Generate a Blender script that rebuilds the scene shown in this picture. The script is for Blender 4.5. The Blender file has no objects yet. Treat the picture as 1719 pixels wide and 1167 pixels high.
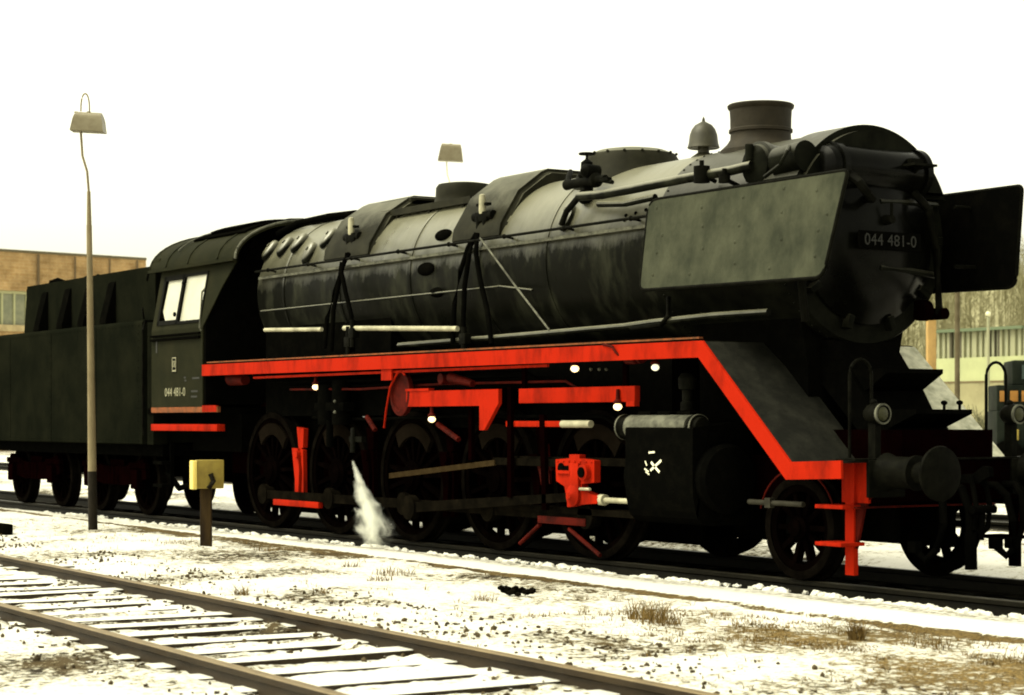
import bpy, bmesh, math, random
import numpy as np
from mathutils import Vector, Matrix

random.seed(7)
RNG = np.random.default_rng(7)
S = bpy.context.scene
C = S.collection
R = math.radians

# ---------------------------------------------------------------- camera
# X runs forward along the locomotive, s is the distance towards the camera side (world y = -s), z from the rail top
CAM_X, CAM_S, CAM_H, TH, FPX, HY, CX = 15.3305, 11.6408, 1.2877, 0.99758, 3390.1, 707.3, 859.5
cam = bpy.data.cameras.new('camera')
cam.sensor_fit = 'HORIZONTAL'; cam.sensor_width = 36
cam.lens = 36 * FPX / 1719
cam.shift_y = (HY - 583.5) / 1719
cam.clip_start = 0.1; cam.clip_end = 5000
cam.dof.use_dof = True; cam.dof.focus_distance = 19.0; cam.dof.aperture_fstop = 4.0
cam_ob = bpy.data.objects.new('camera', cam); C.objects.link(cam_ob)
cam_ob.location = (CAM_X, -CAM_S, CAM_H)
cam_ob.rotation_euler = (R(90), 0, TH)
S.camera = cam_ob

# ---------------------------------------------------------------- sky, sun, exposure
SUN_EL, SUN_AZ = R(58), R(205)         # azimuth measured from +Y clockwise
w = bpy.data.worlds.new('World'); S.world = w; w.use_nodes = True
nt = w.node_tree; nt.nodes.clear()
out = nt.nodes.new('ShaderNodeOutputWorld'); bg = nt.nodes.new('ShaderNodeBackground')
sky = nt.nodes.new('ShaderNodeTexSky'); sky.sky_type = 'NISHITA'; sky.sun_disc = False
sky.sun_elevation = SUN_EL; sky.sun_rotation = SUN_AZ
sky.air_density = 1.0; sky.dust_density = 3.0; sky.ozone_density = 1.0
hsv = nt.nodes.new('ShaderNodeHueSaturation'); hsv.inputs['Saturation'].default_value = 0.06
tint = nt.nodes.new('ShaderNodeMix'); tint.data_type = 'RGBA'; tint.blend_type = 'MULTIPLY'
tint.inputs['Factor'].default_value = 1.0; tint.inputs['B'].default_value = (1.0, 0.975, 0.755, 1)
nt.links.new(sky.outputs[0], hsv.inputs['Color']); nt.links.new(hsv.outputs[0], tint.inputs['A'])
nt.links.new(tint.outputs['Result'], bg.inputs['Color']); bg.inputs['Strength'].default_value = 0.15
nt.links.new(bg.outputs[0], out.inputs['Surface'])
sun = bpy.data.lights.new('sun', 'SUN'); sun.energy = 1.5; sun.angle = R(40); sun.color = (1.0, 0.95, 0.72)
sun_ob = bpy.data.objects.new('sun', sun); C.objects.link(sun_ob)
sd = Vector((math.sin(SUN_AZ) * math.cos(SUN_EL), math.cos(SUN_AZ) * math.cos(SUN_EL), math.sin(SUN_EL)))
sun_ob.rotation_euler = sd.to_track_quat('Z', 'Y').to_euler()
sun_ob.location = sd * 60
S.view_settings.view_transform = 'Standard'; S.view_settings.look = 'None'
S.view_settings.exposure = 1.3; S.view_settings.gamma = 1.0
S.cycles.filter_width = 1.9
S.cycles.max_bounces = 6; S.cycles.volume_bounces = 4

# ---------------------------------------------------------------- helpers
def P(px, py, s):
    """point on the upright plane at distance s from the loco's centreline -> (X, z)"""
    c, n = math.cos(TH), math.sin(TH); u = (px - CX) / FPX
    dX, dS = -n + u * c, -c - u * n
    t = (s - CAM_S) / dS
    return CAM_X + t * dX, CAM_H + (HY - py) / FPX * t
def G(px, py, z=-0.1):
    t = (z - CAM_H) * FPX / (HY - py); u = (px - CX) / FPX
    c, n = math.cos(TH), math.sin(TH)
    return CAM_X + t * (-n + u * c), CAM_S + t * (-c - u * n)
def B(px, d, z=0.0):
    """a point at distance d in front of the camera -> (X, s, z)"""
    c, n = math.cos(TH), math.sin(TH); u = (px - CX) / FPX
    return (CAM_X + d * (-n + u * c), CAM_S + d * (-c - u * n), z)
def ZB(py, d): return CAM_H + (HY - py) / FPX * d
def V(X, s, z): return Vector((X, -s, z))
def PV(px, py, s, ds=0.0):
    X, z = P(px, py, s); return V(X, s + ds, z)

class MB:
    def __init__(self): self.bm = bmesh.new()
    def _xf(self, vs, M):
        if M is not None: bmesh.ops.transform(self.bm, matrix=M, verts=vs)
    def box(self, X0, X1, s0, s1, z0, z1, M=None, bev=0.0):
        r = bmesh.ops.create_cube(self.bm, size=1.0)
        vs = r['verts']
        bmesh.ops.scale(self.bm, vec=(abs(X1 - X0), abs(s1 - s0), abs(z1 - z0)), verts=vs)
        bmesh.ops.translate(self.bm, vec=((X0 + X1) / 2, -(s0 + s1) / 2, (z0 + z1) / 2), verts=vs)
        if bev > 0:
            es = list({e for v in vs for e in v.link_edges})
            rr = bmesh.ops.bevel(self.bm, geom=es, offset=bev, segments=2, affect='EDGES', profile=0.6)
            vs = list({v for f in rr['faces'] for v in f.verts} | {v for v in vs if v.is_valid})
        self._xf(vs, M); return self
    def prism(self, poly, s0, s1, M=None):
        """polygon in (X,z) extruded from s0 to s1"""
        a = [self.bm.verts.new(V(x, s0, z)) for x, z in poly]
        b = [self.bm.verts.new(V(x, s1, z)) for x, z in poly]
        self._close(a, b); self._xf(a + b, M); return self
    def prism_x(self, poly, X0, X1, M=None):
        """polygon in (s,z) extruded along the loco"""
        a = [self.bm.verts.new(V(X0, s, z)) for s, z in poly]
        b = [self.bm.verts.new(V(X1, s, z)) for s, z in poly]
        self._close(a, b); self._xf(a + b, M); return self
    def _close(self, a, b):
        n = len(a)
        fs = [self.bm.faces.new(a), self.bm.faces.new(b[::-1])]
        for i in range(n): fs.append(self.bm.faces.new((a[i], b[i], b[(i + 1) % n], a[(i + 1) % n])))
        bmesh.ops.recalc_face_normals(self.bm, faces=fs)
    def tube(self, pts, r, seg=10, caps=True, r1=None):
        pts = [Vector(p) for p in pts]; n = len(pts); rings = []
        for i, p in enumerate(pts):
            if i == 0: d = pts[1] - p
            elif i == n - 1: d = p - pts[i - 1]
            else: d = (pts[i + 1] - p).normalized() + (p - pts[i - 1]).normalized()
            d.normalize()
            up = Vector((0, 0, 1)) if abs(d.z) < 0.95 else Vector((1, 0, 0))
            a = d.cross(up).normalized(); b = d.cross(a).normalized()
            rr = r if r1 is None else r + (r1 - r) * i / (n - 1)
            rings.append([self.bm.verts.new(p + (a * math.cos(2 * math.pi * k / seg) + b * math.sin(2 * math.pi * k / seg)) * rr) for k in range(seg)])
        fs = []
        for i in range(n - 1):
            for k in range(seg):
                fs.append(self.bm.faces.new((rings[i][k], rings[i][(k + 1) % seg], rings[i + 1][(k + 1) % seg], rings[i + 1][k])))
        if caps: fs += [self.bm.faces.new(rings[0][::-1]), self.bm.faces.new(rings[-1])]
        bmesh.ops.recalc_face_normals(self.bm, faces=fs); return self
    def lathe(self, prof, origin, axis='z', seg=48, closed=True):
        """prof: (radius, along) pairs; axis x = along the loco, s = towards the camera, z = up"""
        o = Vector(origin); rings = []
        A = {'x': Vector((1, 0, 0)), 's': Vector((0, -1, 0)), 'z': Vector((0, 0, 1))}[axis]
        U = Vector((0, 0, 1)) if axis != 'z' else Vector((1, 0, 0)); W = A.cross(U)
        for r, t in prof:
            if r < 1e-5: rings.append([self.bm.verts.new(o + A * t)])
            else: rings.append([self.bm.verts.new(o + A * t + (U * math.cos(2 * math.pi * k / seg) + W * math.sin(2 * math.pi * k / seg)) * r) for k in range(seg)])
        fs = []
        for i in range(len(rings) - 1):
            a, b = rings[i], rings[i + 1]
            for k in range(seg):
                k2 = (k + 1) % seg
                if len(a) == 1 and len(b) == 1: continue
                if len(a) == 1: fs.append(self.bm.faces.new((a[0], b[k], b[k2])))
                elif len(b) == 1: fs.append(self.bm.faces.new((a[k], b[0], a[k2])))
                else: fs.append(self.bm.faces.new((a[k], b[k], b[k2], a[k2])))
        if closed:
            for rg in (rings[0], rings[-1]):
                if len(rg) > 2: fs.append(self.bm.faces.new(rg))
        bmesh.ops.recalc_face_normals(self.bm, faces=fs); return self
    def cyl(self, p0, p1, r, r1=None, seg=24): return self.tube([p0, p1], r, seg, True, r1)
    def ball(self, p, r, sx=1, sy=1, sz=1, sub=2):
        rr = bmesh.ops.create_icosphere(self.bm, subdivisions=sub, radius=r)
        bmesh.ops.scale(self.bm, vec=(sx, sy, sz), verts=rr['verts'])
        bmesh.ops.translate(self.bm, vec=p, verts=rr['verts']); return self
    def quad(self, *pts):
        self.bm.faces.new([self.bm.verts.new(p) for p in pts]); return self

def org(o):
    v = Vector((0, 0, 0))
    while o is not None: v = v + o.location; o = o.parent
    return v
def part(name, mb, mat, parent=None, label=None, ang=35, own=None):
    """link the shapes gathered in mb as one mesh object (coordinates are world coordinates)"""
    me = bpy.data.meshes.new(name)
    if isinstance(mb, MB): mb.bm.to_mesh(me); mb.bm.free()
    else: me = mb
    me.materials.clear(); me.materials.append(mat)
    o = bpy.data.objects.new(name, me); C.objects.link(o)
    off = org(parent) if parent else Vector((0, 0, 0))
    if own is not None:
        own = Vector(own); me.transform(Matrix.Translation(-own)); o.location = own - off
    else: me.transform(Matrix.Translation(-off))
    o.parent = parent
    if ang:
        me.shade_smooth(); me.set_sharp_from_angle(angle=R(ang))
    if label: o['label'] = label
    return o
def thing(name, label, cat, loc=(0, 0, 0), group=None):
    o = bpy.data.objects.new(name, None); C.objects.link(o); o.location = loc
    o.empty_display_size = 0.3
    return tag(o, label, cat, group)
def tag(o, label, cat, group=None, kind=None):
    o['label'] = label; o['category'] = cat
    if group: o['group'] = group
    if kind: o['kind'] = kind
    return o
def struct(o): o['kind'] = 'structure'; return o
def copy_tree(o, parent=None):
    c = o.copy(); C.objects.link(c); c.parent = parent
    for ch in [k for k in o.children]: copy_tree(ch, c)
    return c
def text_mesh(body, size, depth=0.006, sx=1.0):
    cu = bpy.data.curves.new('lettering', 'FONT'); cu.body = body; cu.size = size; cu.extrude = depth / 2
    cu.align_x = 'CENTER'; cu.align_y = 'CENTER'; cu.space_character = 1.05
    ob = bpy.data.objects.new('lettering', cu); C.objects.link(ob)
    dg = bpy.context.evaluated_depsgraph_get()
    me = bpy.data.meshes.new_from_object(ob.evaluated_get(dg))
    bpy.data.objects.remove(ob); bpy.data.curves.remove(cu)
    me.transform(Matrix.Diagonal((sx, 1, 1, 1)))
    return me
def text_part(name, body, size, M, mat, parent, depth=0.006, sx=0.8):
    me = text_mesh(body, size, depth, sx); me.transform(M)
    return part(name, me, mat, parent, ang=None)
FACE_S = Matrix(((1, 0, 0, 0), (0, 0, -1, 0), (0, 1, 0, 0), (0, 0, 0, 1)))    # lettering read from the camera side
FACE_X = Matrix(((0, 0, 1, 0), (1, 0, 0, 0), (0, 1, 0, 0), (0, 0, 0, 1)))     # lettering read from in front of the loco

def material(name, col, rough=0.6, spec=0.3, metal=0.0, col2=None, scale=6.0, amt=(0.4, 0.65), bump=0.0, bscale=40.0, rvar=0.0, stretch=(1, 1, 1), snow=None, top_light=None):
    m = bpy.data.materials.new(name); m.use_nodes = True
    n = m.node_tree.nodes; l = m.node_tree.links; b = n['Principled BSDF']
    b.inputs['Base Color'].default_value = (*col, 1); b.inputs['Roughness'].default_value = rough
    b.inputs['Specular IOR Level'].default_value = spec; b.inputs['Metallic'].default_value = metal
    tc = n.new('ShaderNodeTexCoord'); mp = n.new('ShaderNodeMapping'); mp.inputs['Scale'].default_value = stretch
    l.new(tc.outputs['Object'], mp.inputs['Vector'])
    csock = None
    if col2:
        nz = n.new('ShaderNodeTexNoise'); nz.inputs['Scale'].default_value = scale; nz.inputs['Detail'].default_value = 8
        nz.inputs['Roughness'].default_value = 0.65
        l.new(mp.outputs[0], nz.inputs['Vector'])
        rp = n.new('ShaderNodeValToRGB'); rp.color_ramp.elements[0].position = amt[0]; rp.color_ramp.elements[1].position = amt[1]
        rp.color_ramp.elements[0].color = (*col, 1); rp.color_ramp.elements[1].color = (*col2, 1)
        l.new(nz.outputs['Fac'], rp.inputs['Fac']); csock = rp.outputs['Color']
        if rvar:
            mr = n.new('ShaderNodeMapRange'); mr.inputs['To Min'].default_value = rough - rvar; mr.inputs['To Max'].default_value = rough + rvar
            mr.inputs['From Min'].default_value = 0.3; mr.inputs['From Max'].default_value = 0.7
            l.new(nz.outputs['Fac'], mr.inputs['Value']); l.new(mr.outputs[0], b.inputs['Roughness'])
    if snow:      # snow lying on whatever faces up, broken up by noise
        ge = n.new('ShaderNodeNewGeometry'); sp = n.new('ShaderNodeSeparateXYZ'); l.new(ge.outputs['Normal'], sp.inputs[0])
        nz2 = n.new('ShaderNodeTexNoise'); nz2.inputs['Scale'].default_value = snow[1]; nz2.inputs['Detail'].default_value = 6
        l.new(tc.outputs['Object'], nz2.inputs['Vector'])
        ad = n.new('ShaderNodeMath'); ad.operation = 'MULTIPLY_ADD'; ad.inputs[1].default_value = 0.9
        l.new(nz2.outputs['Fac'], ad.inputs[0]); l.new(sp.outputs['Z'], ad.inputs[2])
        mr2 = n.new('ShaderNodeMapRange'); mr2.inputs['From Min'].default_value = snow[0]; mr2.inputs['From Max'].default_value = snow[0] + 0.12
        l.new(ad.outputs[0], mr2.inputs['Value'])
        mx = n.new('ShaderNodeMix'); mx.data_type = 'RGBA'; l.new(mr2.outputs[0], mx.inputs['Factor'])
        if csock: l.new(csock, mx.inputs['A'])
        else: mx.inputs['A'].default_value = (*col, 1)
        mx.inputs['B'].default_value = (*SNOW, 1); csock = mx.outputs['Result']
    if top_light:      # sky light put into the colour and gloss of whatever faces up
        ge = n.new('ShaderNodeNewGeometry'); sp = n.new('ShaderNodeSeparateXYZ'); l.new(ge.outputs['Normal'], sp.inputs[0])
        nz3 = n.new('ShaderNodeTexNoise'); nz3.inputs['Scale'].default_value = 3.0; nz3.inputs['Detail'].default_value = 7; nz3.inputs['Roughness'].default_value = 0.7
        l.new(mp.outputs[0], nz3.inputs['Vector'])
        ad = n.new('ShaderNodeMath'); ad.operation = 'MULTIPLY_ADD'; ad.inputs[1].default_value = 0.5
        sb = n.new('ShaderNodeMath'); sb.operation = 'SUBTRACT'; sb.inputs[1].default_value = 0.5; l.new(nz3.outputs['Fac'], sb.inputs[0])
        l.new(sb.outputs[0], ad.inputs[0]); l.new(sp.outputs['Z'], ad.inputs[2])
        mr3 = n.new('ShaderNodeMapRange'); mr3.inputs['From Min'].default_value = top_light[1]; mr3.inputs['From Max'].default_value = top_light[2]
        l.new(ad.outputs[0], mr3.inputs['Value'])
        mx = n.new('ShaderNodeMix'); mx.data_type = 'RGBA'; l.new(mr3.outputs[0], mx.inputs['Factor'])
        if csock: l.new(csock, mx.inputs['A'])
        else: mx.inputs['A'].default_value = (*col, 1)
        mx.inputs['B'].default_value = (*top_light[0], 1); csock = mx.outputs['Result']
        ms = n.new('ShaderNodeMapRange'); ms.inputs['To Min'].default_value = spec; ms.inputs['To Max'].default_value = top_light[3]; l.new(mr3.outputs[0], ms.inputs['Value']); l.new(ms.outputs[0], b.inputs['Specular IOR Level'])
    if csock: l.new(csock, b.inputs['Base Color'])
    if bump:
        nb = n.new('ShaderNodeTexNoise'); nb.inputs['Scale'].default_value = bscale; nb.inputs['Detail'].default_value = 5
        l.new(mp.outputs[0], nb.inputs['Vector'])
        bp = n.new('ShaderNodeBump'); bp.inputs['Strength'].default_value = bump; bp.inputs['Distance'].default_value = 0.02
        l.new(nb.outputs['Fac'], bp.inputs['Height']); l.new(bp.outputs[0], b.inputs['Normal'])
    return m
SNOW = (0.57, 0.56, 0.515)
def emitter(name, col, st):
    m = bpy.data.materials.new(name); m.use_nodes = True; b = m.node_tree.nodes['Principled BSDF']
    b.inputs['Base Color'].default_value = (0.8, 0.8, 0.7, 1)
    b.inputs['Emission Color'].default_value = (*col, 1); b.inputs['Emission Strength'].default_value = st
    return m

M = {}
M['boiler'] = material('boiler sheet', (0.0038, 0.004, 0.0028), 0.34, 0.012, 0.0, (0.024, 0.025, 0.016), 2.4, (0.48, 0.78), 0.12, 3.5, 0.08, (1.7, 0.75, 0.75), top_light=((0.115, 0.111, 0.070), 0.06, 0.72, 0.8))  # crown painted paler and shinier for the sky it mirrors
M['smokebox'] = material('smokebox black', (0.0028, 0.003, 0.0021), 0.42, 0.008, 0.0, (0.008, 0.0085, 0.0055), 4, (0.4, 0.7), 0.15, 14, 0.08, top_light=((0.035, 0.034, 0.022), 0.15, 0.85, 0.35))  # upper shell brightened in its colour, as if skylit
M['door'] = material('oiled door plate', (0.0011, 0.0011, 0.0008), 0.22, 0.045, 0.0, (0.003, 0.0032, 0.0022), 3, (0.4, 0.7), 0.1, 8, 0.05)
M['deflector'] = material('grey deflector paint', (0.02112, 0.02376, 0.0154), 0.6, 0.03, 0.0, (0.0528, 0.05544, 0.03608), 3.0, (0.36, 0.66), 0.4, 7, 0.06, (1, 1, 0.7))
M['cab'] = material('dull cab paint', (0.0108, 0.01152, 0.00612), 0.55, 0.006, 0.0, (0.01872, 0.018, 0.009), 2.5, (0.4, 0.75), 0.08, 15)
M['tender'] = material('tender paint', (0.0044, 0.00496, 0.0032), 0.65, 0.0, 0.0, (0.0076, 0.008, 0.0048), 2.0, (0.4, 0.7), 0.15, 20)
M['soot'] = material('sooty iron', (0.0016, 0.0016, 0.0013), 0.75, 0.0, 0.0, (0.0032, 0.003, 0.0022), 8, (0.45, 0.8), 0.1, 30)
M['iron'] = material('black iron fittings', (0.0024, 0.0024, 0.00168), 0.55, 0.012, 0.0, (0.0064, 0.0064, 0.00424), 10, (0.4, 0.75), 0.1, 30)
M['gear'] = material('oily dark rods', (0.0026, 0.0022, 0.0016), 0.5, 0.0, 0.0, (0.007, 0.0056, 0.0035), 7, (0.4, 0.75))
M['rod'] = material('brownish oily rod', (0.020, 0.013, 0.006), 0.6, 0.0, 0.0, (0.035, 0.024, 0.011), 8, (0.4, 0.75))
M['wheel'] = material('grimy wheel', (0.0009, 0.0005, 0.0004), 0.7, 0.0, 0.0, (0.0028, 0.0014, 0.0011), 6, (0.5, 0.85))
M['weight'] = material('grimy counterweight', (0.00432, 0.00324, 0.00216), 0.7, 0.0, 0.0, (0.00792, 0.00576, 0.00396), 7, (0.4, 0.75))
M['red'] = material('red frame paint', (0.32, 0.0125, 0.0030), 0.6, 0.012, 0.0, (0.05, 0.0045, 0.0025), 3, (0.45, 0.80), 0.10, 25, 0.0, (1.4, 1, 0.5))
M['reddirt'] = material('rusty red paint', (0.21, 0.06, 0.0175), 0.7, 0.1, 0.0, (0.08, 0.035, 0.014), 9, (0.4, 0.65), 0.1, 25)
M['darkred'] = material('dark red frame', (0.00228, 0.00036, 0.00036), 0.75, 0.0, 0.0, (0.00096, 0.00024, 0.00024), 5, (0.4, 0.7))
M['redgrime'] = material('grimy red linkage', (0.060, 0.0045, 0.0022), 0.65, 0.03, 0.0, (0.012, 0.0018, 0.0011), 6, (0.4, 0.7))
M['steel'] = material('bright worn steel', (0.36, 0.34, 0.23), 0.45, 0.2, 0.0, (0.17, 0.16, 0.105), 5, (0.42, 0.68))
M['greyiron'] = material('frosted grey iron', (0.11, 0.11, 0.082), 0.65, 0.1, 0.0, (0.04, 0.04, 0.03), 8, (0.38, 0.62), 0.25, 30)
M['letter'] = material('cream lettering', (0.26, 0.25, 0.165), 0.7, 0.1, 0.0, (0.14, 0.135, 0.09), 30, (0.4, 0.7))
M['letterdim'] = material('tarnished lettering', (0.00576, 0.00594, 0.00432), 0.6, 0.3, 0.0, (0.00576, 0.00576, 0.004032), 30, (0.4, 0.7))
M['chalk'] = material('white chalk', (0.8, 0.78, 0.6), 0.9, 0.1, 0.0, (0.6, 0.58, 0.42), 60, (0.4, 0.7))
M['pane'] = material('sky pale window pane', (0.4464, 0.4392, 0.3456), 0.35, 0.5, 0.0, (0.36, 0.3528, 0.2736), 3, (0.4, 0.7))  # the sky's reflection is put into the pale glass colour
M['plate'] = material('frosted sloping plate', (0.00495, 0.005148, 0.003564), 0.75, 0.1, 0.0, (0.01584, 0.01584, 0.01139), 5, (0.42, 0.72), 0.2, 25)
M['platesnow'] = material('snow dusted plate', (0.336, 0.336, 0.2464), 0.8, 0.15, 0.0, (0.616, 0.6048, 0.4704), 8, (0.35, 0.6), 0.2, 25)
M['lens'] = material('lamp lens', (0.045, 0.045, 0.022), 0.25, 0.1, 0.0, (0.02, 0.02, 0.01), 12, (0.4, 0.7))
M['globe'] = emitter('lit lamp globe', (1.0, 0.66, 0.28), 1.1)
M['globedim'] = emitter('weak lamp globe', (1.0, 0.92, 0.62), 0.45)
M['rail'] = material('rusty rail', (0.03, 0.0195, 0.009), 0.6, 0.15, 0.0, (0.015, 0.00975, 0.004875), 9, (0.35, 0.7), 0.15, 40, 0.0, (0.3, 1, 1))
M['raildark'] = material('oily dark rail', (0.0045, 0.004, 0.0026), 0.5, 0.05, 0.0, (0.009, 0.008, 0.005), 9, (0.35, 0.7), 0.1, 40)
M['sleeper'] = material('tarred sleeper', (0.024, 0.018, 0.012), 0.85, 0.05, 0.0, (0.045, 0.0348, 0.0216), 9, (0.4, 0.7), 0.3, 50, 0.0, (8, 1, 1), snow=(1.16, 7))
M['sleeperdark'] = material('oily sleeper', (0.0025, 0.0022, 0.0016), 0.85, 0.0, 0.0, (0.006, 0.005, 0.0035), 9, (0.4, 0.7), 0.3, 50)
M['tyre'] = material('worn dark tyre', (0.00182, 0.00147, 0.00112), 0.6, 0.0, 0.0, (0.00455, 0.00364, 0.00266), 7, (0.4, 0.7))
M['dull'] = material('dull grey pipe', (0.030, 0.028, 0.02), 0.6, 0.05, 0.0, (0.012, 0.011, 0.008), 10, (0.4, 0.7))
M['pole'] = material('weathered lamp pole', (0.204, 0.1658, 0.0935), 0.75, 0.15, 0.0, (0.1275, 0.09775, 0.0527), 6, (0.4, 0.7), 0.15, 30, 0.0, (1, 1, 0.3))
M['poledark'] = material('tarred pole foot', (0.01, 0.008, 0.005), 0.8, 0.1, 0.0, (0.02, 0.016, 0.01), 9, (0.4, 0.7), 0.15, 30)
M['shade'] = material('enamel lamp shade', (0.18, 0.156, 0.096), 0.4, 0.4, 0.0, (0.132, 0.108, 0.06), 8, (0.4, 0.7))
M['yellow'] = material('yellow signal paint', (0.2693, 0.204, 0.0408), 0.55, 0.2, 0.0, (0.1877, 0.1346, 0.02856), 7, (0.4, 0.7), 0.1, 30)
M['palepole'] = material('glare pale pole', (0.62, 0.60, 0.45), 0.6, 0.3)  # paleness stands in for sky glare washing out the pole
M['wood'] = material('stained wooden post', (0.05, 0.031, 0.011), 0.8, 0.08, 0.0, (0.0125, 0.008, 0.004), 6, (0.38, 0.62), 0.3, 30, 0.0, (1, 1, 0.15))

M['railhead'] = material('worn rail head', (0.17, 0.125, 0.062), 0.5, 0.3, 0.0, (0.10, 0.07, 0.033), 9, (0.35, 0.7), 0.1, 40, 0.0, (0.3, 1, 1))
M['railheaddark'] = material('oily rail head', (0.016, 0.0145, 0.009), 0.45, 0.15, 0.0, (0.008, 0.007, 0.0045), 9, (0.35, 0.7))
# ================================================================ ground
def smooth(a, b, x):
    t = np.clip((x - a) / (b - a), 0, 1); return t * t * (3 - 2 * t)
def vnoise(x, y, seed):
    r = np.random.default_rng(seed).random((256, 256))
    xi = np.floor(x).astype(int); yi = np.floor(y).astype(int); fx = x - xi; fy = y - yi
    fx = fx * fx * (3 - 2 * fx); fy = fy * fy * (3 - 2 * fy)
    a = r[xi % 256, yi % 256]; b = r[(xi + 1) % 256, yi % 256]; c = r[xi % 256, (yi + 1) % 256]; d = r[(xi + 1) % 256, (yi + 1) % 256]
    return (a * (1 - fx) + b * fx) * (1 - fy) + (c * (1 - fx) + d * fx) * fy
def fbm(x, y, seed, oct=4):
    v = 0; a = 0.5; t = 0
    for i in range(oct):
        v = v + a * vnoise(x * 2 ** i + 13.7 * i, y * 2 ** i + 5.1 * i, seed + i); t += a; a *= 0.55
    return v / t
# siding in the foreground: runs very slightly askew to the locomotive's track
SID_S0, SID_K = 6.135, 0.038                       # centre line s = SID_S0 + SID_K * X
SID_YAW = math.atan(SID_K)
def sid_t(X, s): return (s - (SID_S0 + SID_K * X)) / math.sqrt(1 + SID_K ** 2)
def edge_s(X): return 1.78 + 0.035 * (X + 3)        # thin kerb line between path and rough ground
def ground_h(X, s):
    h = -0.085 + 0.05 * (fbm(X * 0.5, s * 0.5, 3) - 0.5) + 0.045 * (fbm(X * 2.3, s * 2.3, 11, 5) - 0.5)
    h = h + 0.022 * (fbm(X * 9, s * 9, 17, 3) - 0.5)
    t = np.abs(sid_t(X, s))
    bed = 1 - smooth(0.86, 1.12, t)
    h = h * (1 - bed) + bed * (-0.112 + 0.055 * (fbm(X * 5.5, s * 5.5, 23, 4) - 0.5))
    lip = np.exp(-((t - 0.95) / 0.10) ** 2) * 0.05 * vnoise(X * 5, s * 3, 91) + np.exp(-((t - 0.60) / 0.07) ** 2) * 0.05 * vnoise(X * 6, s * 3, 97)
    h = h + lip
    lo = (1 - smooth(0.92, 1.12, s + 0.10 * (fbm(X * 1.7, s * 0 + 3, 31, 4) - 0.5))) * smooth(-2.4, -1.9, s + 0.3 * (fbm(X * 1.3, s * 0, 37) - 0.5))
    h = h * (1 - lo) + lo * (-0.16 + 0.03 * (fbm(X * 6, s * 6, 29) - 0.5))
    path = smooth(1.0, 1.15, s) * (1 - smooth(-0.06, 0.02, s - edge_s(X)))
    h = h * (1 - 0.7 * path) + 0.7 * path * (-0.065)
    far = smooth(18, 80, np.hypot(X, s - 2))
    return h * (1 - far) + far * -0.12
def axis(segs):
    out = []
    for a, b, st in segs: out += list(np.arange(a, b, st))
    return np.array(out + [segs[-1][1]])
gx = np.concatenate([-np.geomspace(900, 60, 14), axis([(-50, -24, 1.2), (-24, -12, 0.12), (-12, 12.5, 0.05), (12.5, 20, 0.25), (20, 60, 4)]), np.geomspace(75, 900, 10)])
gs = np.concatenate([-np.geomspace(1400, 60, 18), axis([(-50, -14, 1.2), (-14, -3, 0.25), (-3, 0.6, 0.08), (0.6, 9.2, 0.036), (9.2, 14, 0.25), (14, 40, 3)]), np.geomspace(50, 600, 8)])
XX, SS = np.meshgrid(gx, gs, indexing='ij')
HH = ground_h(XX, SS)
t_ = np.abs(sid_t(XX, SS)); es = edge_s(XX)
# how much snow lies where (1 = unbroken), and how much of the bare part is dry grass
n1 = fbm(XX * 0.9, SS * 0.9, 41, 4); n2 = fbm(XX * 3.2, SS * 4.5, 47, 4)
cover = 0.655 + 0.95 * (n1 - 0.5) + 0.28 * (n2 - 0.5)
gp = np.exp(-(((XX - 5.6) / 2.7) ** 2 + ((SS - 3.2 - 0.10 * (XX - 5.6)) / 0.85) ** 2)) + 0.55 * np.exp(-(((XX - 7.6) / 1.2) ** 2 + ((SS - 3.4) / 0.9) ** 2))
cover = cover - 0.34 * gp
bx_, bs_ = G(150, 1125, -0.1)
cover = cover - 0.20 * np.exp(-(((XX - bx_) / 1.1) ** 2 + ((SS - bs_) / 0.45) ** 2))
edge = np.exp(-((SS - es) / 0.055) ** 2) + 0.95 * np.exp(-((SS - es - 0.16) / 0.18) ** 2) * smooth(-10, -7, XX) * (1 - smooth(-3.5, 0, XX))
cover = cover - 0.55 * edge * (0.35 + 1.0 * fbm(XX * 0.8, SS * 0 + 9, 59))
path = smooth(1.0, 1.12, SS) * (1 - smooth(-0.10, -0.03, SS - es))
grey = path * np.exp(-((SS - 1.24 - 0.06 * np.sin(XX * 0.5)) / 0.15) ** 4) * smooth(0.30, 0.62, fbm(XX * 0.45, SS * 2.0, 61) + 0.10)
cover = cover * (1 - path) + path * (0.93 - 0.10 * grey)
cover = cover - 0.07 * (1 - smooth(0.6, 1.0, t_)) - 0.10 * np.exp(-((t_ - 0.8) / 0.1) ** 2)
oil = (1 - smooth(0.90, 1.06, SS + 0.16 * (fbm(XX * 1.9, SS * 0 + 3, 31, 4) - 0.5))) * smooth(-2.15, -1.95, SS + 0.35 * (fbm(XX * 1.3, SS * 0, 37) - 0.5))
oil = np.maximum(oil, np.exp(-((np.abs(SS + 8.4) / 1.25) ** 6)) * 0.95)
px0, ps0 = G(575, 911, -0.1)
oil = np.maximum(oil, 0.9 * smooth(0.45, 0.62, np.exp(-(((XX - px0) / 1.0) ** 2 + ((SS - ps0) / 0.22) ** 2)) + 0.5 * (fbm(XX * 3, SS * 5, 101) - 0.5)))
patch = smooth(0.62, 0.66, fbm(XX * 1.3, SS * 5, 71, 3)) * smooth(0.82, 0.92, SS) * (1 - smooth(0.98, 1.02, SS))
cover = cover * (1 - oil * (1 - patch))
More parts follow.
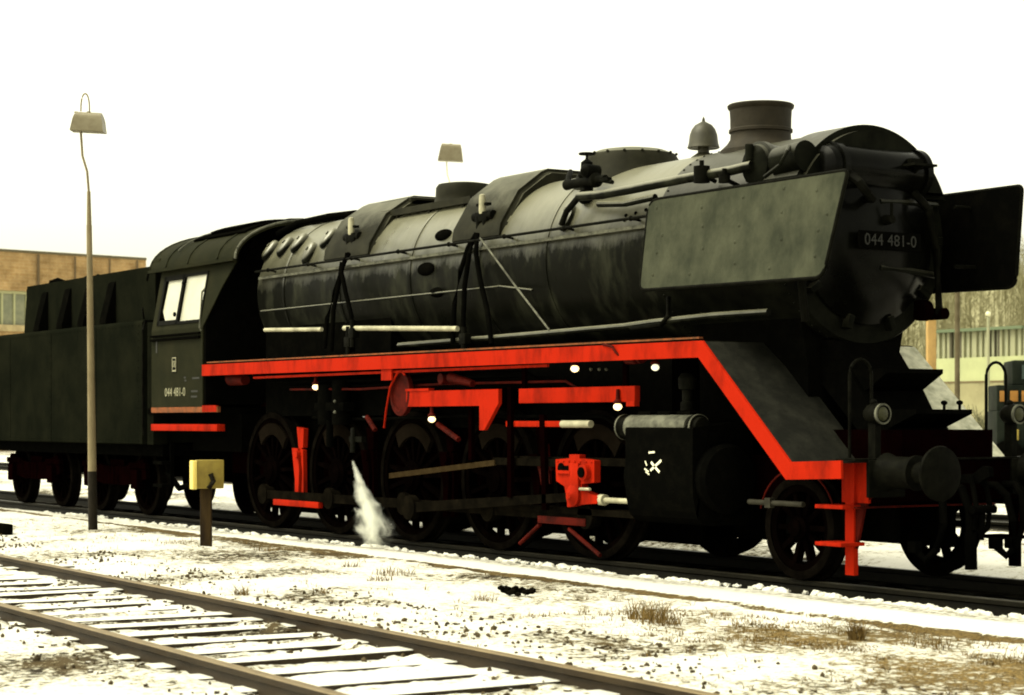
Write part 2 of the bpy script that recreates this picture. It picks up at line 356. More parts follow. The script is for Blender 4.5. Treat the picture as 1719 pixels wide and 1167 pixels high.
def grid_mesh(name, X, S_, H):
    nx, ns = X.shape; me = bpy.data.meshes.new(name)
    co = np.stack([X, -S_, H], -1).reshape(-1, 3).astype(np.float32)
    idx = np.arange(nx * ns).reshape(nx, ns)
    q = np.stack([idx[:-1, :-1], idx[:-1, 1:], idx[1:, 1:], idx[1:, :-1]], -1).reshape(-1, 4).astype(np.int32)
    me.vertices.add(len(co)); me.vertices.foreach_set('co', co.ravel())
    me.loops.add(q.size); me.loops.foreach_set('vertex_index', q.ravel())
    me.polygons.add(len(q)); me.polygons.foreach_set('loop_start', np.arange(0, q.size, 4, dtype=np.int32))
    me.update(calc_edges=True); me.validate()
    return me
gm = grid_mesh('ground', XX, SS, HH)
for nm, arr in (('cover', cover), ('oil', oil), ('tramp', grey), ('grass', np.clip(gp * 1.2 + edge * 0.35, 0, 1))):
    at = gm.attributes.new(nm, 'FLOAT', 'POINT'); at.data.foreach_set('value', arr.astype(np.float32).ravel())
def ground_material():
    m = bpy.data.materials.new('snowy ground'); m.use_nodes = True
    n = m.node_tree.nodes; l = m.node_tree.links; b = n['Principled BSDF']
    def attr(a):
        x = n.new('ShaderNodeAttribute'); x.attribute_name = a; return x.outputs['Fac']
    tc = n.new('ShaderNodeTexCoord')
    def noise(sc, det, rg=0.6):
        x = n.new('ShaderNodeTexNoise'); x.inputs['Scale'].default_value = sc; x.inputs['Detail'].default_value = det; x.inputs['Roughness'].default_value = rg
        l.new(tc.outputs['Object'], x.inputs['Vector']); return x.outputs['Fac']
    def math_(op, a, bb, c=None):
        x = n.new('ShaderNodeMath'); x.operation = op
        for i, v in enumerate((a, bb, c)):
            if v is None: continue
            if isinstance(v, (int, float)): x.inputs[i].default_value = v
            else: l.new(v, x.inputs[i])
        return x.outputs[0]
    def mix(f, a, bb):
        x = n.new('ShaderNodeMix'); x.data_type = 'RGBA'
        if isinstance(f, float): x.inputs['Factor'].default_value = f
        else: l.new(f, x.inputs['Factor'])
        for k, v in (('A', a), ('B', bb)):
            if isinstance(v, tuple): x.inputs[k].default_value = (*v, 1)
            else: l.new(v, x.inputs[k])
        return x.outputs['Result']
    def ramp(v, a, bb):
        x = n.new('ShaderNodeMapRange'); x.interpolation_type = 'SMOOTHSTEP'; x.inputs['From Min'].default_value = a; x.inputs['From Max'].default_value = bb
        l.new(v, x.inputs['Value']); return x.outputs[0]
    fine = noise(13.0, 8, 0.72); mid = noise(3.1, 6); tiny = noise(46, 5, 0.75)
    lv = math_('ADD', attr('cover'), math_('MULTIPLY', math_('SUBTRACT', fine, 0.5), 1.75))
    lv = math_('ADD', lv, math_('MULTIPLY', math_('SUBTRACT', tiny, 0.5), 0.85))
    snowf = ramp(lv, 0.38, 0.46)
    thin = ramp(lv, 0.44, 0.66)
    earth = mix(ramp(mid, 0.4, 0.62), (0.020, 0.0145, 0.007), (0.060, 0.043, 0.019))
    earth = mix(math_('MULTIPLY', attr('grass'), ramp(tiny, 0.35, 0.6)), earth, (0.19, 0.128, 0.043))
    earth = mix(attr('oil'), earth, mix(ramp(tiny, 0.4, 0.65), (0.004, 0.004, 0.0032), (0.011, 0.010, 0.007)))
    snow = mix(thin, (0.33, 0.305, 0.225), SNOW)
    snow = mix(math_('MULTIPLY', attr('tramp'), ramp(fine, 0.36, 0.60)), snow, (0.15, 0.137, 0.095))
    l.new(mix(snowf, earth, snow), b.inputs['Base Color'])
    b.inputs['Roughness'].default_value = 0.85; b.inputs['Specular IOR Level'].default_value = 0.08
    bp = n.new('ShaderNodeBump'); bp.inputs['Strength'].default_value = 0.55; bp.inputs['Distance'].default_value = 0.03
    hs = math_('ADD', math_('MULTIPLY', snowf, 0.5), math_('ADD', math_('MULTIPLY', tiny, 0.5), math_('MULTIPLY', fine, 0.6)))
    l.new(hs, bp.inputs['Height']); l.new(bp.outputs[0], b.inputs['Normal'])
    return m
gob = bpy.data.objects.new('ground', gm); C.objects.link(gob); gm.materials.append(ground_material()); gm.shade_smooth(); struct(gob)

# ================================================================ tracks
RAILP = [(-0.062, -0.15), (0.062, -0.15), (0.062, -0.138), (0.014, -0.122), (0.009, -0.05), (0.034, -0.037), (0.036, -0.006), (0.028, 0.0), (-0.028, 0.0), (-0.036, -0.006), (-0.034, -0.037), (-0.009, -0.05), (-0.014, -0.122), (-0.062, -0.138)]
def track(label, s0, yaw, X0, X1, railm, headm, slm, sl_from, sl_to, top, jit=0.0, length=2.5):
    t = thing('railway_track', label, 'track', (0, -s0, 0), 'railway tracks through the yard')
    t.rotation_euler = (0, 0, -yaw)
    for sg in (1, -1):
        mb = MB(); mb.prism_x([(sg * 0.7525 + a, z) for a, z in RAILP], X0, X1)
        o = part('rail', mb, railm, None, ang=25); o.parent = t; o.data.materials.append(headm)
        for f in o.data.polygons:
            if f.normal.z > 0.5 and f.center.z > -0.02: f.material_index = 1
    k = 0; x = sl_from; proto = None
    while x < sl_to and k < 98:
        if proto is None:
            mb = MB(); mb.box(-0.11, 0.11, -length / 2, length / 2, -0.16, 0, bev=0.02)
            proto = part('sleeper', mb, slm, None, ang=30); o = proto
        else: o = proto.copy(); C.objects.link(o)
        o.parent = t; o.location = (x + random.uniform(-0.02, 0.02), random.uniform(-0.04, 0.04), top + random.uniform(-jit, jit))
        o.rotation_euler = (random.uniform(-0.006, 0.006), 0, random.uniform(-0.015, 0.015))
        x += 0.56; k += 1
    return t
track('rusty siding half buried in snow in the foreground, with snow covered sleepers', SID_S0, SID_YAW, -26, 30, M['rail'], M['railhead'], M['sleeper'], -16, 16, -0.088, 0.006)
track('oily dark track carrying the black steam locomotive and its tender', 0, 0, -60, 45, M['raildark'], M['railheaddark'], M['sleeperdark'], -20, 12, -0.135, 0.006)
track('dark track crossing the snow behind the locomotive at far right', -8.4, 0, -60, 60, M['raildark'], M['railheaddark'], M['sleeperdark'], -20, 12, -0.10, 0.006)


def islands(name, mb, mat, parent, label=None, ang=35):
    """one part per separate piece"""
    bm = mb.bm; bm.verts.ensure_lookup_table(); seen = set(); out_ = []
    for v in list(bm.verts):
        if v in seen: continue
        st = [v]; comp = []; seen.add(v)
        while st:
            a = st.pop(); comp.append(a)
            for e in a.link_edges:
                b = e.other_vert(a)
                if b not in seen: seen.add(b); st.append(b)
        comp_i = {a: i for i, a in enumerate(comp)}; fs = {f for a in comp for f in a.link_faces}
        me = bpy.data.meshes.new(name); me.from_pydata([tuple(a.co) for a in comp], [], [[comp_i[x] for x in f.verts] for f in fs]); me.update()
        out_.append(part(name, me, mat, parent, label, ang))
    bm.free(); return out_
# ================================================================ the locomotive
LOCO = thing('steam_locomotive', 'big black steam locomotive with red running board edge and square smoke deflectors', 'locomotive', (0, 0, 0))
BZ, BR = 2.83, 0.90
# ---- boiler, firebox, smokebox
mb = MB(); mb.lathe([(BR - 0.01, -7.05), (BR, -7.03), (BR, 0.98)], (0, 0, BZ), 'x', 96)
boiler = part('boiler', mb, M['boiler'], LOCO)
def ring(X, wd, dr=0.007, r=BR): return MB().lathe([(r - 0.02, X), (r + dr, X), (r + dr, X + wd), (r - 0.02, X + wd)], (0, 0, BZ), 'x', 96)
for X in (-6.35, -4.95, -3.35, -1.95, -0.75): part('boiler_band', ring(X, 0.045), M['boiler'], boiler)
def on_boiler(X, deg, r=BR):           # deg measured up from the camera side
    return V(X, r * math.cos(R(deg)), BZ + r * math.sin(R(deg)))
def boiler_at(px, py):
    """where the sight line meets the barrel on the camera side -> (X, angle)"""
    lo = None
    for k in range(400):
        s = 0.9 - k * 0.004; X, z = P(px, py, s)
        if s * s + (z - BZ) ** 2 <= BR * BR: return X, math.degrees(math.atan2(z - BZ, s))
    return P(px, py, 0)[0], 90
def frame_on_boiler(X, deg, lift=0.0):
    nrm = Vector((0, -math.cos(R(deg)), math.sin(R(deg)))); xa = Vector((1, 0, 0)); ta = nrm.cross(xa)
    m = Matrix((xa, ta, nrm)).transposed().to_4x4(); m.translation = on_boiler(X, deg, BR + lift); return m
# oval washout covers
for px, py in ((455, 422), (480, 416), (504, 410), (521, 427), (553, 402)):
    X, dg = boiler_at(px, py)
    mb = MB(); mb.lathe([(0.118, 0), (0.115, 0.03), (0.10, 0.05), (0.07, 0.063), (0.0, 0.07)], (0, 0, 0), 'z', 28)
    mb.lathe([(0.02, 0.05), (0.02, 0.08), (0, 0.082)], (0.0, 0.03, 0), 'z', 8)
    bmesh.ops.transform(mb.bm, matrix=frame_on_boiler(X, dg) @ Matrix.Diagonal((0.72, 1.3, 1, 1)), verts=mb.bm.verts)
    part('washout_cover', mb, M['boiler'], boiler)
X, dg = boiler_at(953, 366)
mb = MB(); mb.lathe([(0.12, 0), (0.12, 0.04), (0.10, 0.05), (0, 0.052)], (0, 0, 0), 'z', 28); mb.lathe([(0.02, 0.05), (0.02, 0.07), (0, 0.071)], (0, 0.05, 0), 'z', 8)
bmesh.ops.transform(mb.bm, matrix=frame_on_boiler(X, dg) @ Matrix.Diagonal((0.8, 1.2, 1, 1)), verts=mb.bm.verts)
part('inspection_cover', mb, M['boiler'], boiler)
# lens shaped dark scoops
for px, py, a in ((745, 395, 0.16), (716, 452, 0.17), (734, 491, 0.13)):
    X, dg = boiler_at(px, py)
    mb = MB(); mb.ball((0, 0, 0), 1.0, a, a * 0.42, 0.05, 3)
    bmesh.ops.transform(mb.bm, matrix=frame_on_boiler(X, dg), verts=mb.bm.verts)
    part('washout_plug', mb, M['soot'], boiler)
# long handrail / cladding lip along the barrel
zr = 3.025
mb = MB(); mb.box(-6.95, 1.0, 0.85, 0.925, zr - 0.018, zr + 0.012); part('cladding_lip', mb, M['greyiron'], boiler)
mb = MB(); mb.tube([V(-6.95, 0.965, zr + 0.075), V(1.0, 0.965, zr + 0.075)], 0.014)
for X in np.arange(-6.6, 1.0, 1.05): mb.tube([V(X, 0.86, zr + 0.06), V(X, 0.965, zr + 0.075)], 0.012, 6); mb.ball(V(X, 0.965, zr + 0.075), 0.026)
part('handrail', mb, M['iron'], boiler)
mb = MB(); mb.tube([V(-6.9, 0.915, 2.62), V(-1.5, 0.915, 2.62), V(-0.9, 0.93, 2.55)], 0.012, 8); part('lubricator_pipe', mb, M['boiler'], boiler)
# firebox flanks below the barrel
mb = MB(); mb.prism_x([(-0.80, 2.42), (-0.80, 1.35), (0.80, 1.35), (0.80, 2.42)], -7.0, -3.9); part('firebox', mb, M['soot'], LOCO)
mb = MB(); mb.prism_x([(-0.55, 1.3), (-0.42, 0.45), (0.42, 0.45), (0.55, 1.3)], -6.9, -4.2); part('ash_pan', mb, M['soot'], LOCO)
# smokebox
mb = MB(); mb.lathe([(BR + 0.004, 0.98), (BR + 0.004, 2.72), (BR - 0.01, 2.745), (0.70, 2.75)], (0, 0, BZ), 'x', 96)
for X in (1.02, 2.66):
    for k in range(64): mb.ball(V(X, (BR + 0.004) * math.cos(k * math.pi / 32), BZ + (BR + 0.004) * math.sin(k * math.pi / 32)), 0.013, sub=1)
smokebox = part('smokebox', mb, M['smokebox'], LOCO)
mb = MB(); mb.lathe([(0.74, 2.75), (0.735, 2.78), (0.70, 2.80), (0.62, 2.86), (0.45, 2.94), (0.25, 2.985), (0, 3.0)], (0, 0, BZ), 'x', 64)
door = part('smokebox_door', mb, M['door'], smokebox)
for k in range(10):
    a = 2 * math.pi * (k + 0.5) / 10
    mb = MB(); mb.box(2.755, 2.83, -0.03, 0.03, -0.06, 0.06, M=Matrix.Translation((0, 0, BZ)) @ Matrix.Rotation(a, 4, 'X') @ Matrix.Translation((0, 0, 0.755)), bev=0.006)
    part('door_clamp', mb, M['smokebox'], smokebox)
mb = MB(); mb.cyl((2.98, 0, BZ + 0.12), (3.07, 0, BZ + 0.12), 0.045, 0.035); mb.tube([V(3.06, 0, BZ + 0.12), V(3.08, 0.02, BZ + 0.26)], 0.013)
part('door_lock', mb, M['iron'], door)
mb = MB()
for z in (0.30, -0.30): mb.tube([V(2.80, -0.76, BZ + z), V(2.93, -0.35, BZ + z * 0.95), V(2.965, 0.05, BZ + z * 0.9)], 0.028, 8)
islands('hinge_strap', mb, M['smokebox'], smokebox)
mb = MB(); mb.tube([V(2.80, 0.66 * math.cos(a), BZ + 0.66 * math.sin(a)) for a in np.linspace(R(5), R(100), 14)], 0.015, 8); part('door_handrail', mb, M['iron'], smokebox)
# number plate
mb = MB(); mb.box(3.045, 3.06, -0.33, 0.36, 2.695, 2.845, bev=0.004)
for s in (-0.20, 0.29): mb.box(2.90, 3.046, s - 0.015, s + 0.015, 2.74, 2.80)
npl = islands('number_plate', mb, M['soot'], smokebox)[0]
text_part('lettering', '044 481-0', 0.135, Matrix.Translation(V(3.063, 0.015, 2.77)) @ FACE_X, M['letterdim'], npl, sx=1.0)
# feedwater heater drum and its hood across the top of the smokebox
mb = MB()
o_ = [((BR + 0.028) * math.cos(a), BZ + (BR + 0.028) * math.sin(a)) for a in np.linspace(R(22), R(158), 40)]
mb.prism_x(o_, 2.38, 2.86)
e = [x for x in mb.bm.edges if abs(x.verts[0].co.x - x.verts[1].co.x) < 1e-4 and x.verts[0].co.x > 2.8]
bmesh.ops.bevel(mb.bm, geom=e, offset=0.05, segments=4, affect='EDGES')
hood = part('heater_hood', mb, M['smokebox'], smokebox)
mb = MB(); mb.lathe([(0, -0.56), (0.10, -0.55), (0.17, -0.52), (0.19, -0.46), (0.19, 0.48), (0.17, 0.56), (0.11, 0.60), (0, 0.61)], (2.84, 0, 3.37), 's', 36)
for t in (-0.46, 0.46): mb.lathe([(0.19, t - 0.03), (0.21, t - 0.03), (0.21, t + 0.03), (0.19, t + 0.03)], (2.84, 0, 3.37), 's', 36)
drum = part('feedwater_heater', mb, M['door'], smokebox)
mb = MB()
mb.tube([V(3.02, 0.42, 3.30), V(3.13, 0.42, 3.22), V(3.16, 0.36, 3.13), V(3.10, 0.26, 3.10), V(2.98, 0.2, 3.12)], 0.038, 10)
mb.tube([V(2.90, 0.62, 3.2), V(2.92, 0.66, 3.0), V(2.86, 0.72, 2.8), V(2.84, 0.78, 2.4), V(2.84, 0.74, 2.1)], 0.035, 10)
mb.tube([V(2.96, -0.35, 3.2), V(3.08, -0.4, 3.05), V(2.96, -0.6, 2.75), V(2.9, -0.7, 2.2)], 0.035, 10)
part('heater_pipe', mb, M['iron'], smokebox)
mb = MB(); mb.box(2.9, 3.16, -0.42, -0.16, 3.40, 3.42); mb.prism([(2.9, 3.40), (3.12, 3.40), (2.9, 3.28)], -0.30, -0.28); mb.box(2.92, 3.06, -0.36, -0.22, 3.42, 3.47)
part('lamp_bracket', mb, M['iron'], smokebox)
# big pipe flange elbow on the far side and lower nub
mb = MB(); mb.lathe([(0.0, -0.05), (0.09, -0.05), (0.09, 0.05), (0, 0.05)], (2.80, 0.60, 2.23), 's', 16); mb.cyl(V(2.75, -0.72, 2.2), V(2.95, -0.72, 2.2), 0.05); part('blower_valve', mb, M['darkred'], smokebox)
# smokebox saddle
mb = MB(); mb.prism_x([(-0.62, 2.3), (-0.50, 1.75), (-0.50, 1.0), (0.50, 1.0), (0.50, 1.75), (0.62, 2.3)], 1.15, 2.6); part('smokebox_saddle', mb, M['soot'], LOCO)
# chimney
cx_ = P(1277, 215, 0)[0]
mb = MB(); mb.lathe([(0.37, 3.60), (0.36, 3.70), (0.30, 3.755), (0.272, 3.80), (0.268, 3.855), (0.284, 3.862), (0.284, 3.885), (0.271, 3.895), (0.272, 3.98), (0.277, 4.06), (0.294, 4.078), (0.298, 4.10), (0.288, 4.11), (0.265, 4.11), (0.26, 3.9), (0.26, 3.6)], (cx_, 0, 0), 'z', 64, closed=False)
part('chimney', mb, material('rusty chimney', (0.014, 0.011, 0.006), 0.7, 0.15, 0.0, (0.024, 0.019, 0.011), 5, (0.4, 0.7), 0.15, 30), smokebox)
# bell on the boiler top
bx = P(1181, 220, 0)[0]
mb = MB(); mb.lathe([(0.12, 3.70), (0.115, 3.735), (0.055, 3.775), (0.05, 3.83), (0.142, 3.815), (0.150, 3.822), (0.138, 3.86), (0.128, 3.94), (0.11, 3.99), (0.08, 4.03), (0.035, 4.055), (0.016, 4.065), (0.012, 4.09), (0, 4.115)], (bx, 0, 0), 'z', 40)
part('steam_bell', mb, material('weathered bell metal', (0.025, 0.023, 0.013), 0.5, 0.3, 0.0, (0.042, 0.039, 0.022), 8, (0.4, 0.7)), LOCO)
# domes
M['dome'] = material('sooty dome sheet', (0.010, 0.0098, 0.006), 0.55, 0.03, 0.0, (0.022, 0.021, 0.013), 3, (0.4, 0.7), 0.1, 10, top_light=((0.10, 0.098, 0.064), 0.55, 1.05, 0.3))  # flat tops painted lighter to show light from above
dx = P(1060, 260, 0)[0]
mb = MB(); mb.lathe([(0.60, 3.50), (0.54, 3.66), (0.485, 3.74), (0.465, 3.82), (0.43, 3.875), (0.33, 3.915), (0.18, 3.938), (0, 3.945)], (dx, 0, 0), 'z', 56)
for k in range(16): mb.ball((dx + 0.44 * math.cos(k * math.pi / 8), 0.44 * math.sin(k * math.pi / 8), 3.875), 0.016, sub=1)
part('steam_dome', mb, M['dome'], boiler)
dx2 = P(779, 320, 0)[0]
mb = MB(); mb.lathe([(0.42, 3.55), (0.33, 3.70), (0.315, 3.76), (0.31, 3.86), (0.285, 3.895), (0.2, 3.91), (0, 3.915)], (dx2, 0, 0), 'z', 48)
part('sand_dome', mb, M['dome'], boiler)
# two saddle shaped sand boxes with sloping sides
def sandbox(X0, X1, top):
    mb = MB()
    sec = [(0.28, top), (0.36, top - 0.035), (0.64, 3.60), (0.85, 3.26), (0.87, 3.14)]
    full = [(-a, z) for a, z in sec[::-1]] + sec + [(0.6, 3.0), (-0.6, 3.0)]
    mb.prism_x(full, X0, X1)
    e = [x for x in mb.bm.edges if abs(x.verts[0].co.x - x.verts[1].co.x) < 1e-4]
    bmesh.ops.bevel(mb.bm, geom=e, offset=0.05, segments=3, affect='EDGES')
    return part('sand_box', mb, M['dome'], boiler)
sandbox(-2.55, -1.55, 3.84)
sandbox(-5.40, -4.25, 3.82)
# plank walkway between them, high on the barrel
a, b = P(655, 372, 0.52), P(822, 338, 0.52)
mb = MB(); mb.box(-4.5, -2.6, 0.30, 0.58, 3.60, 3.63); mb.box(-4.5, -2.6, 0.56, 0.585, 3.57, 3.64)
for X in (-4.2, -3.5, -2.8): mb.box(X - 0.02, X + 0.02, 0.4, 0.56, 3.46, 3.60)
part('walkway_plank', mb, M['dome'], boiler)
mb = MB(); mb.box(-4.95, -4.25, -0.3, 0.35, 3.70, 3.80, bev=0.02); part('safety_valve_casing', mb, M['dome'], boiler)

# ---- pipes, valves and pumps on the barrel
def cluster(name, px, py, s, k=1.0, post=True):
    """sanding valve: iron block, flanges and a short bright cylinder"""
    X, z = P(px, py, s); mb = MB()
    mb.box(X - 0.10 * k, X + 0.12 * k, s - 0.14, s + 0.05, z - 0.055 * k, z + 0.04 * k, bev=0.015)
    mb.cyl(V(X - 0.16 * k, s, z), V(X + 0.18 * k, s, z), 0.045 * k)
    mb.cyl(V(X - 0.05 * k, s + 0.02, z - 0.16 * k), V(X - 0.05 * k, s + 0.02, z), 0.035)
    mb.cyl(V(X + 0.06 * k, s + 0.02, z - 0.14 * k), V(X + 0.06 * k, s + 0.02, z), 0.03)
    mb.box(X - 0.1, X + 0.1, s - 0.03, s + 0.03, z + 0.10 * k, z + 0.125 * k)
    mb.box(X + 0.1 * k, X + 0.2 * k, s - 0.2, s - 0.04, z - 0.13 * k, z - 0.02 * k, bev=0.015)
    v = part(name, mb, M['iron'], boiler)
    if post:
        mb = MB(); mb.lathe([(0.03, 0), (0.036, 0.03), (0.034, 0.15), (0.03, 0.19), (0.012, 0.20), (0, 0.20)], V(X + 0.02, s + 0.03, z + 0.02), 'z', 16)
        part('valve_cylinder', mb, M['steel'], v)
    return v
cluster('sanding_valve', 592, 398, 0.78, 1.0); cluster('sanding_valve', 812, 363, 0.80, 1.05)
def pipe(name, pts, r, mat, par=None, seg=10):
    mb = MB(); mb.tube([PV(*p) for p in pts], r, seg); return part(name, mb, mat, par or LOCO)
for pts in ([(586, 425, 0.92), (578, 440, 0.98), (562, 490, 1.0), (549, 535, 1.02), (545, 585, 1.05)], [(583, 425, 0.94), (573, 455, 0.99), (580, 490, 1.0), (590, 530, 1.02), (592, 590, 1.05)],
            [(574, 440, 0.98), (570, 470, 0.99), (560, 520, 1.0), (556, 590, 1.03)]):
    pipe('sand_pipe', pts, 0.026, M['soot'])
for pts in ([(800, 392, 0.92), (786, 415, 0.97), (773, 455, 1.0), (763, 510, 1.02), (760, 575, 1.05)], [(801, 392, 0.94), (799, 425, 0.98), (806, 470, 1.0), (818, 520, 1.02), (825, 578, 1.05)],
            [(796, 400, 0.93), (788, 425, 0.98), (780, 480, 1.0), (776, 580, 1.02)]):
    pipe('sand_pipe', pts, 0.026, M['soot'])
pipe('blowdown_pipe', [(806, 400, 0.98), (830, 432, 1.02), (868, 484, 1.06), (922, 554, 1.10)], 0.010, M['greyiron'])
# feed check valve ahead of the dome and its delivery pipe
X, z = P(985, 303, 0.74); mb = MB()
mb.lathe([(0.05, -0.22), (0.075, -0.20), (0.075, -0.16), (0.06, -0.15), (0.065, 0.02), (0.085, 0.04), (0.085, 0.07), (0.06, 0.08), (0.055, 0.17), (0.03, 0.19), (0.012, 0.20), (0.012, 0.25), (0, 0.25)], V(X, 0.74, z), 'z', 20)
mb.lathe([(0.03, -0.30), (0.05, -0.28), (0.05, -0.24), (0.045, -0.22), (0.05, 0.16), (0.07, 0.18), (0.07, 0.22), (0.04, 0.24), (0.035, 0.36), (0, 0.37)], V(X, 0.78, z - 0.02), 'x', 18)
mb.lathe([(0.0, -0.1), (0.06, -0.09), (0.065, 0.06), (0.045, 0.08), (0.02, 0.10), (0, 0.11)], V(X + 0.14, 0.80, z + 0.07), 's', 18)
v = part('feed_check_valve', mb, M['iron'], boiler)
mb = MB(); mb.tube([V(X, 0.74 + 0.07 * math.cos(q), z + 0.25 + 0.0 * q) + Vector((0.07 * math.sin(q), 0, 0)) for q in np.linspace(0, 2 * math.pi, 15)], 0.010, 6, caps=False); part('hand_wheel', mb, M['iron'], v)
mb = MB(); mb.tube([V(X - 0.28, 0.76, z - 0.0), V(X - 0.42, 0.66, z + 0.08), V(X - 0.62, 0.5, z + 0.16)], 0.028, 10); part('valve_branch', mb, M['iron'], v)
mb = MB(); mb.tube([V(X + 0.05, 0.80, z - 0.1), V(X + 0.02, 0.88, z - 0.2), V(X - 0.06, 0.93, z - 0.30), V(X - 0.13, 0.94, z - 0.42)], 0.03, 10); part('valve_branch', mb, M['iron'], v)
mb = MB(); mb.box(X + 0.36, X + 0.46, 0.78, 0.83, z - 0.05, z - 0.02); mb.tube([V(X + 0.3, 0.8, z - 0.03), V(X + 0.5, 0.8, z - 0.07)], 0.02, 8); part('valve_lever', mb, M['iron'], v)
pipe('feed_pipe', [(972, 330, 0.90), (1010, 327, 0.93), (1060, 318, 0.93), (1150, 300, 0.92), (1225, 287, 0.9), (1262, 278, 0.86)], 0.042, M['boiler'], seg=14)
pipe('steam_pipe', [(1005, 343, 0.95), (1050, 342, 0.95), (1100, 331, 0.95)], 0.03, M['boiler'])
# control boxes in front of the pipe
for px, py, w_, h_ in ((1178, 293, 0.07, 0.14), (1216, 300, 0.05, 0.07)):
    X, z = P(px, py, 0.95); mb = MB(); mb.cyl(V(X, 0.95, z - h_ / 2), V(X, 0.95, z + h_ / 2), w_); mb.cyl(V(X, 0.95, z + h_ / 2), V(X, 0.95, z + h_ / 2 + 0.05), 0.02); mb.tube([V(X, 0.80, z - 0.05), V(X, 0.95, z)], 0.02, 8)
    part('oil_cup', mb, M['iron'], smokebox)
# turbo generator beside the chimney
X, z = P(1268, 277, 0.80); mb = MB()
mb.lathe([(0, -0.22), (0.15, -0.20), (0.17, -0.16), (0.19, -0.02), (0.20, 0.0), (0.20, 0.05), (0.175, 0.06), (0.165, 0.09), (0.10, 0.11), (0, 0.115)], V(X, 0.72, z), 's', 40)
mb.cyl(V(X + 0.22, 0.72, z), V(X + 0.55, 0.72, z + 0.02), 0.13); mb.box(X + 0.05, X + 0.6, 0.6, 0.82, z - 0.2, z - 0.14); mb.cyl(V(X - 0.02, 0.85, z + 0.04), V(X - 0.02, 0.85, z + 0.17), 0.035)
mb.tube([V(X + 0.45, 0.82, z + 0.10), V(X + 0.52, 0.9, z + 0.05), V(X + 0.48, 0.94, z - 0.06), V(X + 0.3, 0.95, z - 0.14)], 0.018, 8)
part('turbo_generator', mb, M['smokebox'], smokebox)
# perforated patch plate on the cladding behind the deflector
X, dg = boiler_at(1063, 358)
mb = MB()
for i, (du, dv) in enumerate(((-0.06, 0.0), (-0.06, 0.05), (0.03, 0.06), (0.03, 0.0), (0.07, 0.0), (0.12, 0.08))):
    m4 = frame_on_boiler(X + du * 1.6, dg + dv * 60 - 4); mb.ball(m4.translation, 0.02, 1, 1, 1, 1)
islands('bolt_head', mb, M['soot'], boiler)

# ---- smoke deflectors
def rounded(poly, r, seg=5):
    out_ = []; n = len(poly)
    for i in range(n):
        p, a, b = Vector(poly[i]), Vector(poly[i - 1]), Vector(poly[(i + 1) % n])
        da, db = (a - p).normalized(), (b - p).normalized()
        rr = r[i] if isinstance(r, (list, tuple)) else r
        for k in range(seg + 1):
            t = k / seg; q0, q1 = p + da * rr, p + db * rr
            out_.append(tuple((1 - t) ** 2 * q0 + 2 * t * (1 - t) * p + t * t * q1))
    return out_
def deflector(sg):
    zt, zb = 3.235, 2.44
    poly = rounded([(1.02, zt), (3.59, zt), (3.42, zb - 0.03), (1.02, zb)], [0.13, 0.05, 0.10, 0.08])
    mb = MB()
    def lean(z): return 1.06 - 0.10 * (z - zb) / (zt - zb)
    a = [mb.bm.verts.new(V(x, sg * (lean(z) - 0.002), z)) for x, z in poly]; b = [mb.bm.verts.new(V(x, sg * (lean(z) + 0.012), z)) for x, z in poly]
    mb._close(a, b)
    inn = MB(); a = [inn.bm.verts.new(V(x, sg * (lean(z) - 0.016), z)) for x, z in poly]; b = [inn.bm.verts.new(V(x, sg * (lean(z) - 0.0025), z)) for x, z in poly]; inn._close(a, b)
    rv = random.Random(3)
    for k in range(5):
        for j in range(4):
            x = 1.25 + k * 0.52 + rv.uniform(-0.1, 0.1); z = zb + 0.12 + j * 0.19 + rv.uniform(-0.04, 0.04)
            mb.ball(V(x, sg * (lean(z) + 0.012), z), 0.018, 1, 0.5, 1, 1)
    d = part('smoke_deflector', mb, M['deflector'], LOCO)
    part('inner_lining', inn, M['soot'], d, label='soot blackened inner face')
    mb = MB(); loop = [V(x, sg * (lean(z) + 0.0), z) for x, z in poly]; mb.tube(loop + [loop[0]], 0.017, 8, caps=False); part('edge_strip', mb, M['iron'], d)
    mb = MB()
    for x in (1.35, 2.2, 3.0):
        for z in (2.6, 3.1):
            mb.tube([V(x, sg * 0.78, z), V(x, sg * (lean(z) - 0.02), z)], 0.018, 8)
    islands('deflector_stay', mb, M['iron'], d)
deflector(1); deflector(-1)

# ---- frame, running board, front end
mb = MB(); mb.box(-8.6, 3.7, -0.50, 0.50, 0.62, 1.22)
for X in (-6.8, -5.1, -3.4, -1.7, 0, 2.85): mb.box(X - 0.2, X + 0.2, -0.62, 0.62, 0.42, 0.95)
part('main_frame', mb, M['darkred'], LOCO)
mb = MB(); mb.box(-8.6, 0.55, -0.42, -0.36, 0.10, 0.66); mb.box(-8.6, 0.55, -0.05, 0.0, 0.16, 0.66); part('brake_rigging', mb, M['soot'], LOCO)
mb = MB(); mb.box(0.52, 2.0, -0.42, -0.36, 0.20, 0.66); part('frame_plate', mb, M['soot'], LOCO)
mb = MB(); mb.box(2.0, 3.45, -0.34, -0.28, 0.26, 0.66); mb.box(2.0, 3.45, 0.28, 0.34, 0.33, 0.66); part('truck_frame', mb, M['soot'], LOCO)
mb = MB(); mb.box(-4.2, 0.9, -0.62, 0.62, 1.22, 2.05); part('frame_stretcher', mb, M['soot'], LOCO)
SB = 1.2
pts = [(-7.98, 1.99), (2.08, 1.955), (3.19, 0.965), (3.78, 0.985)]
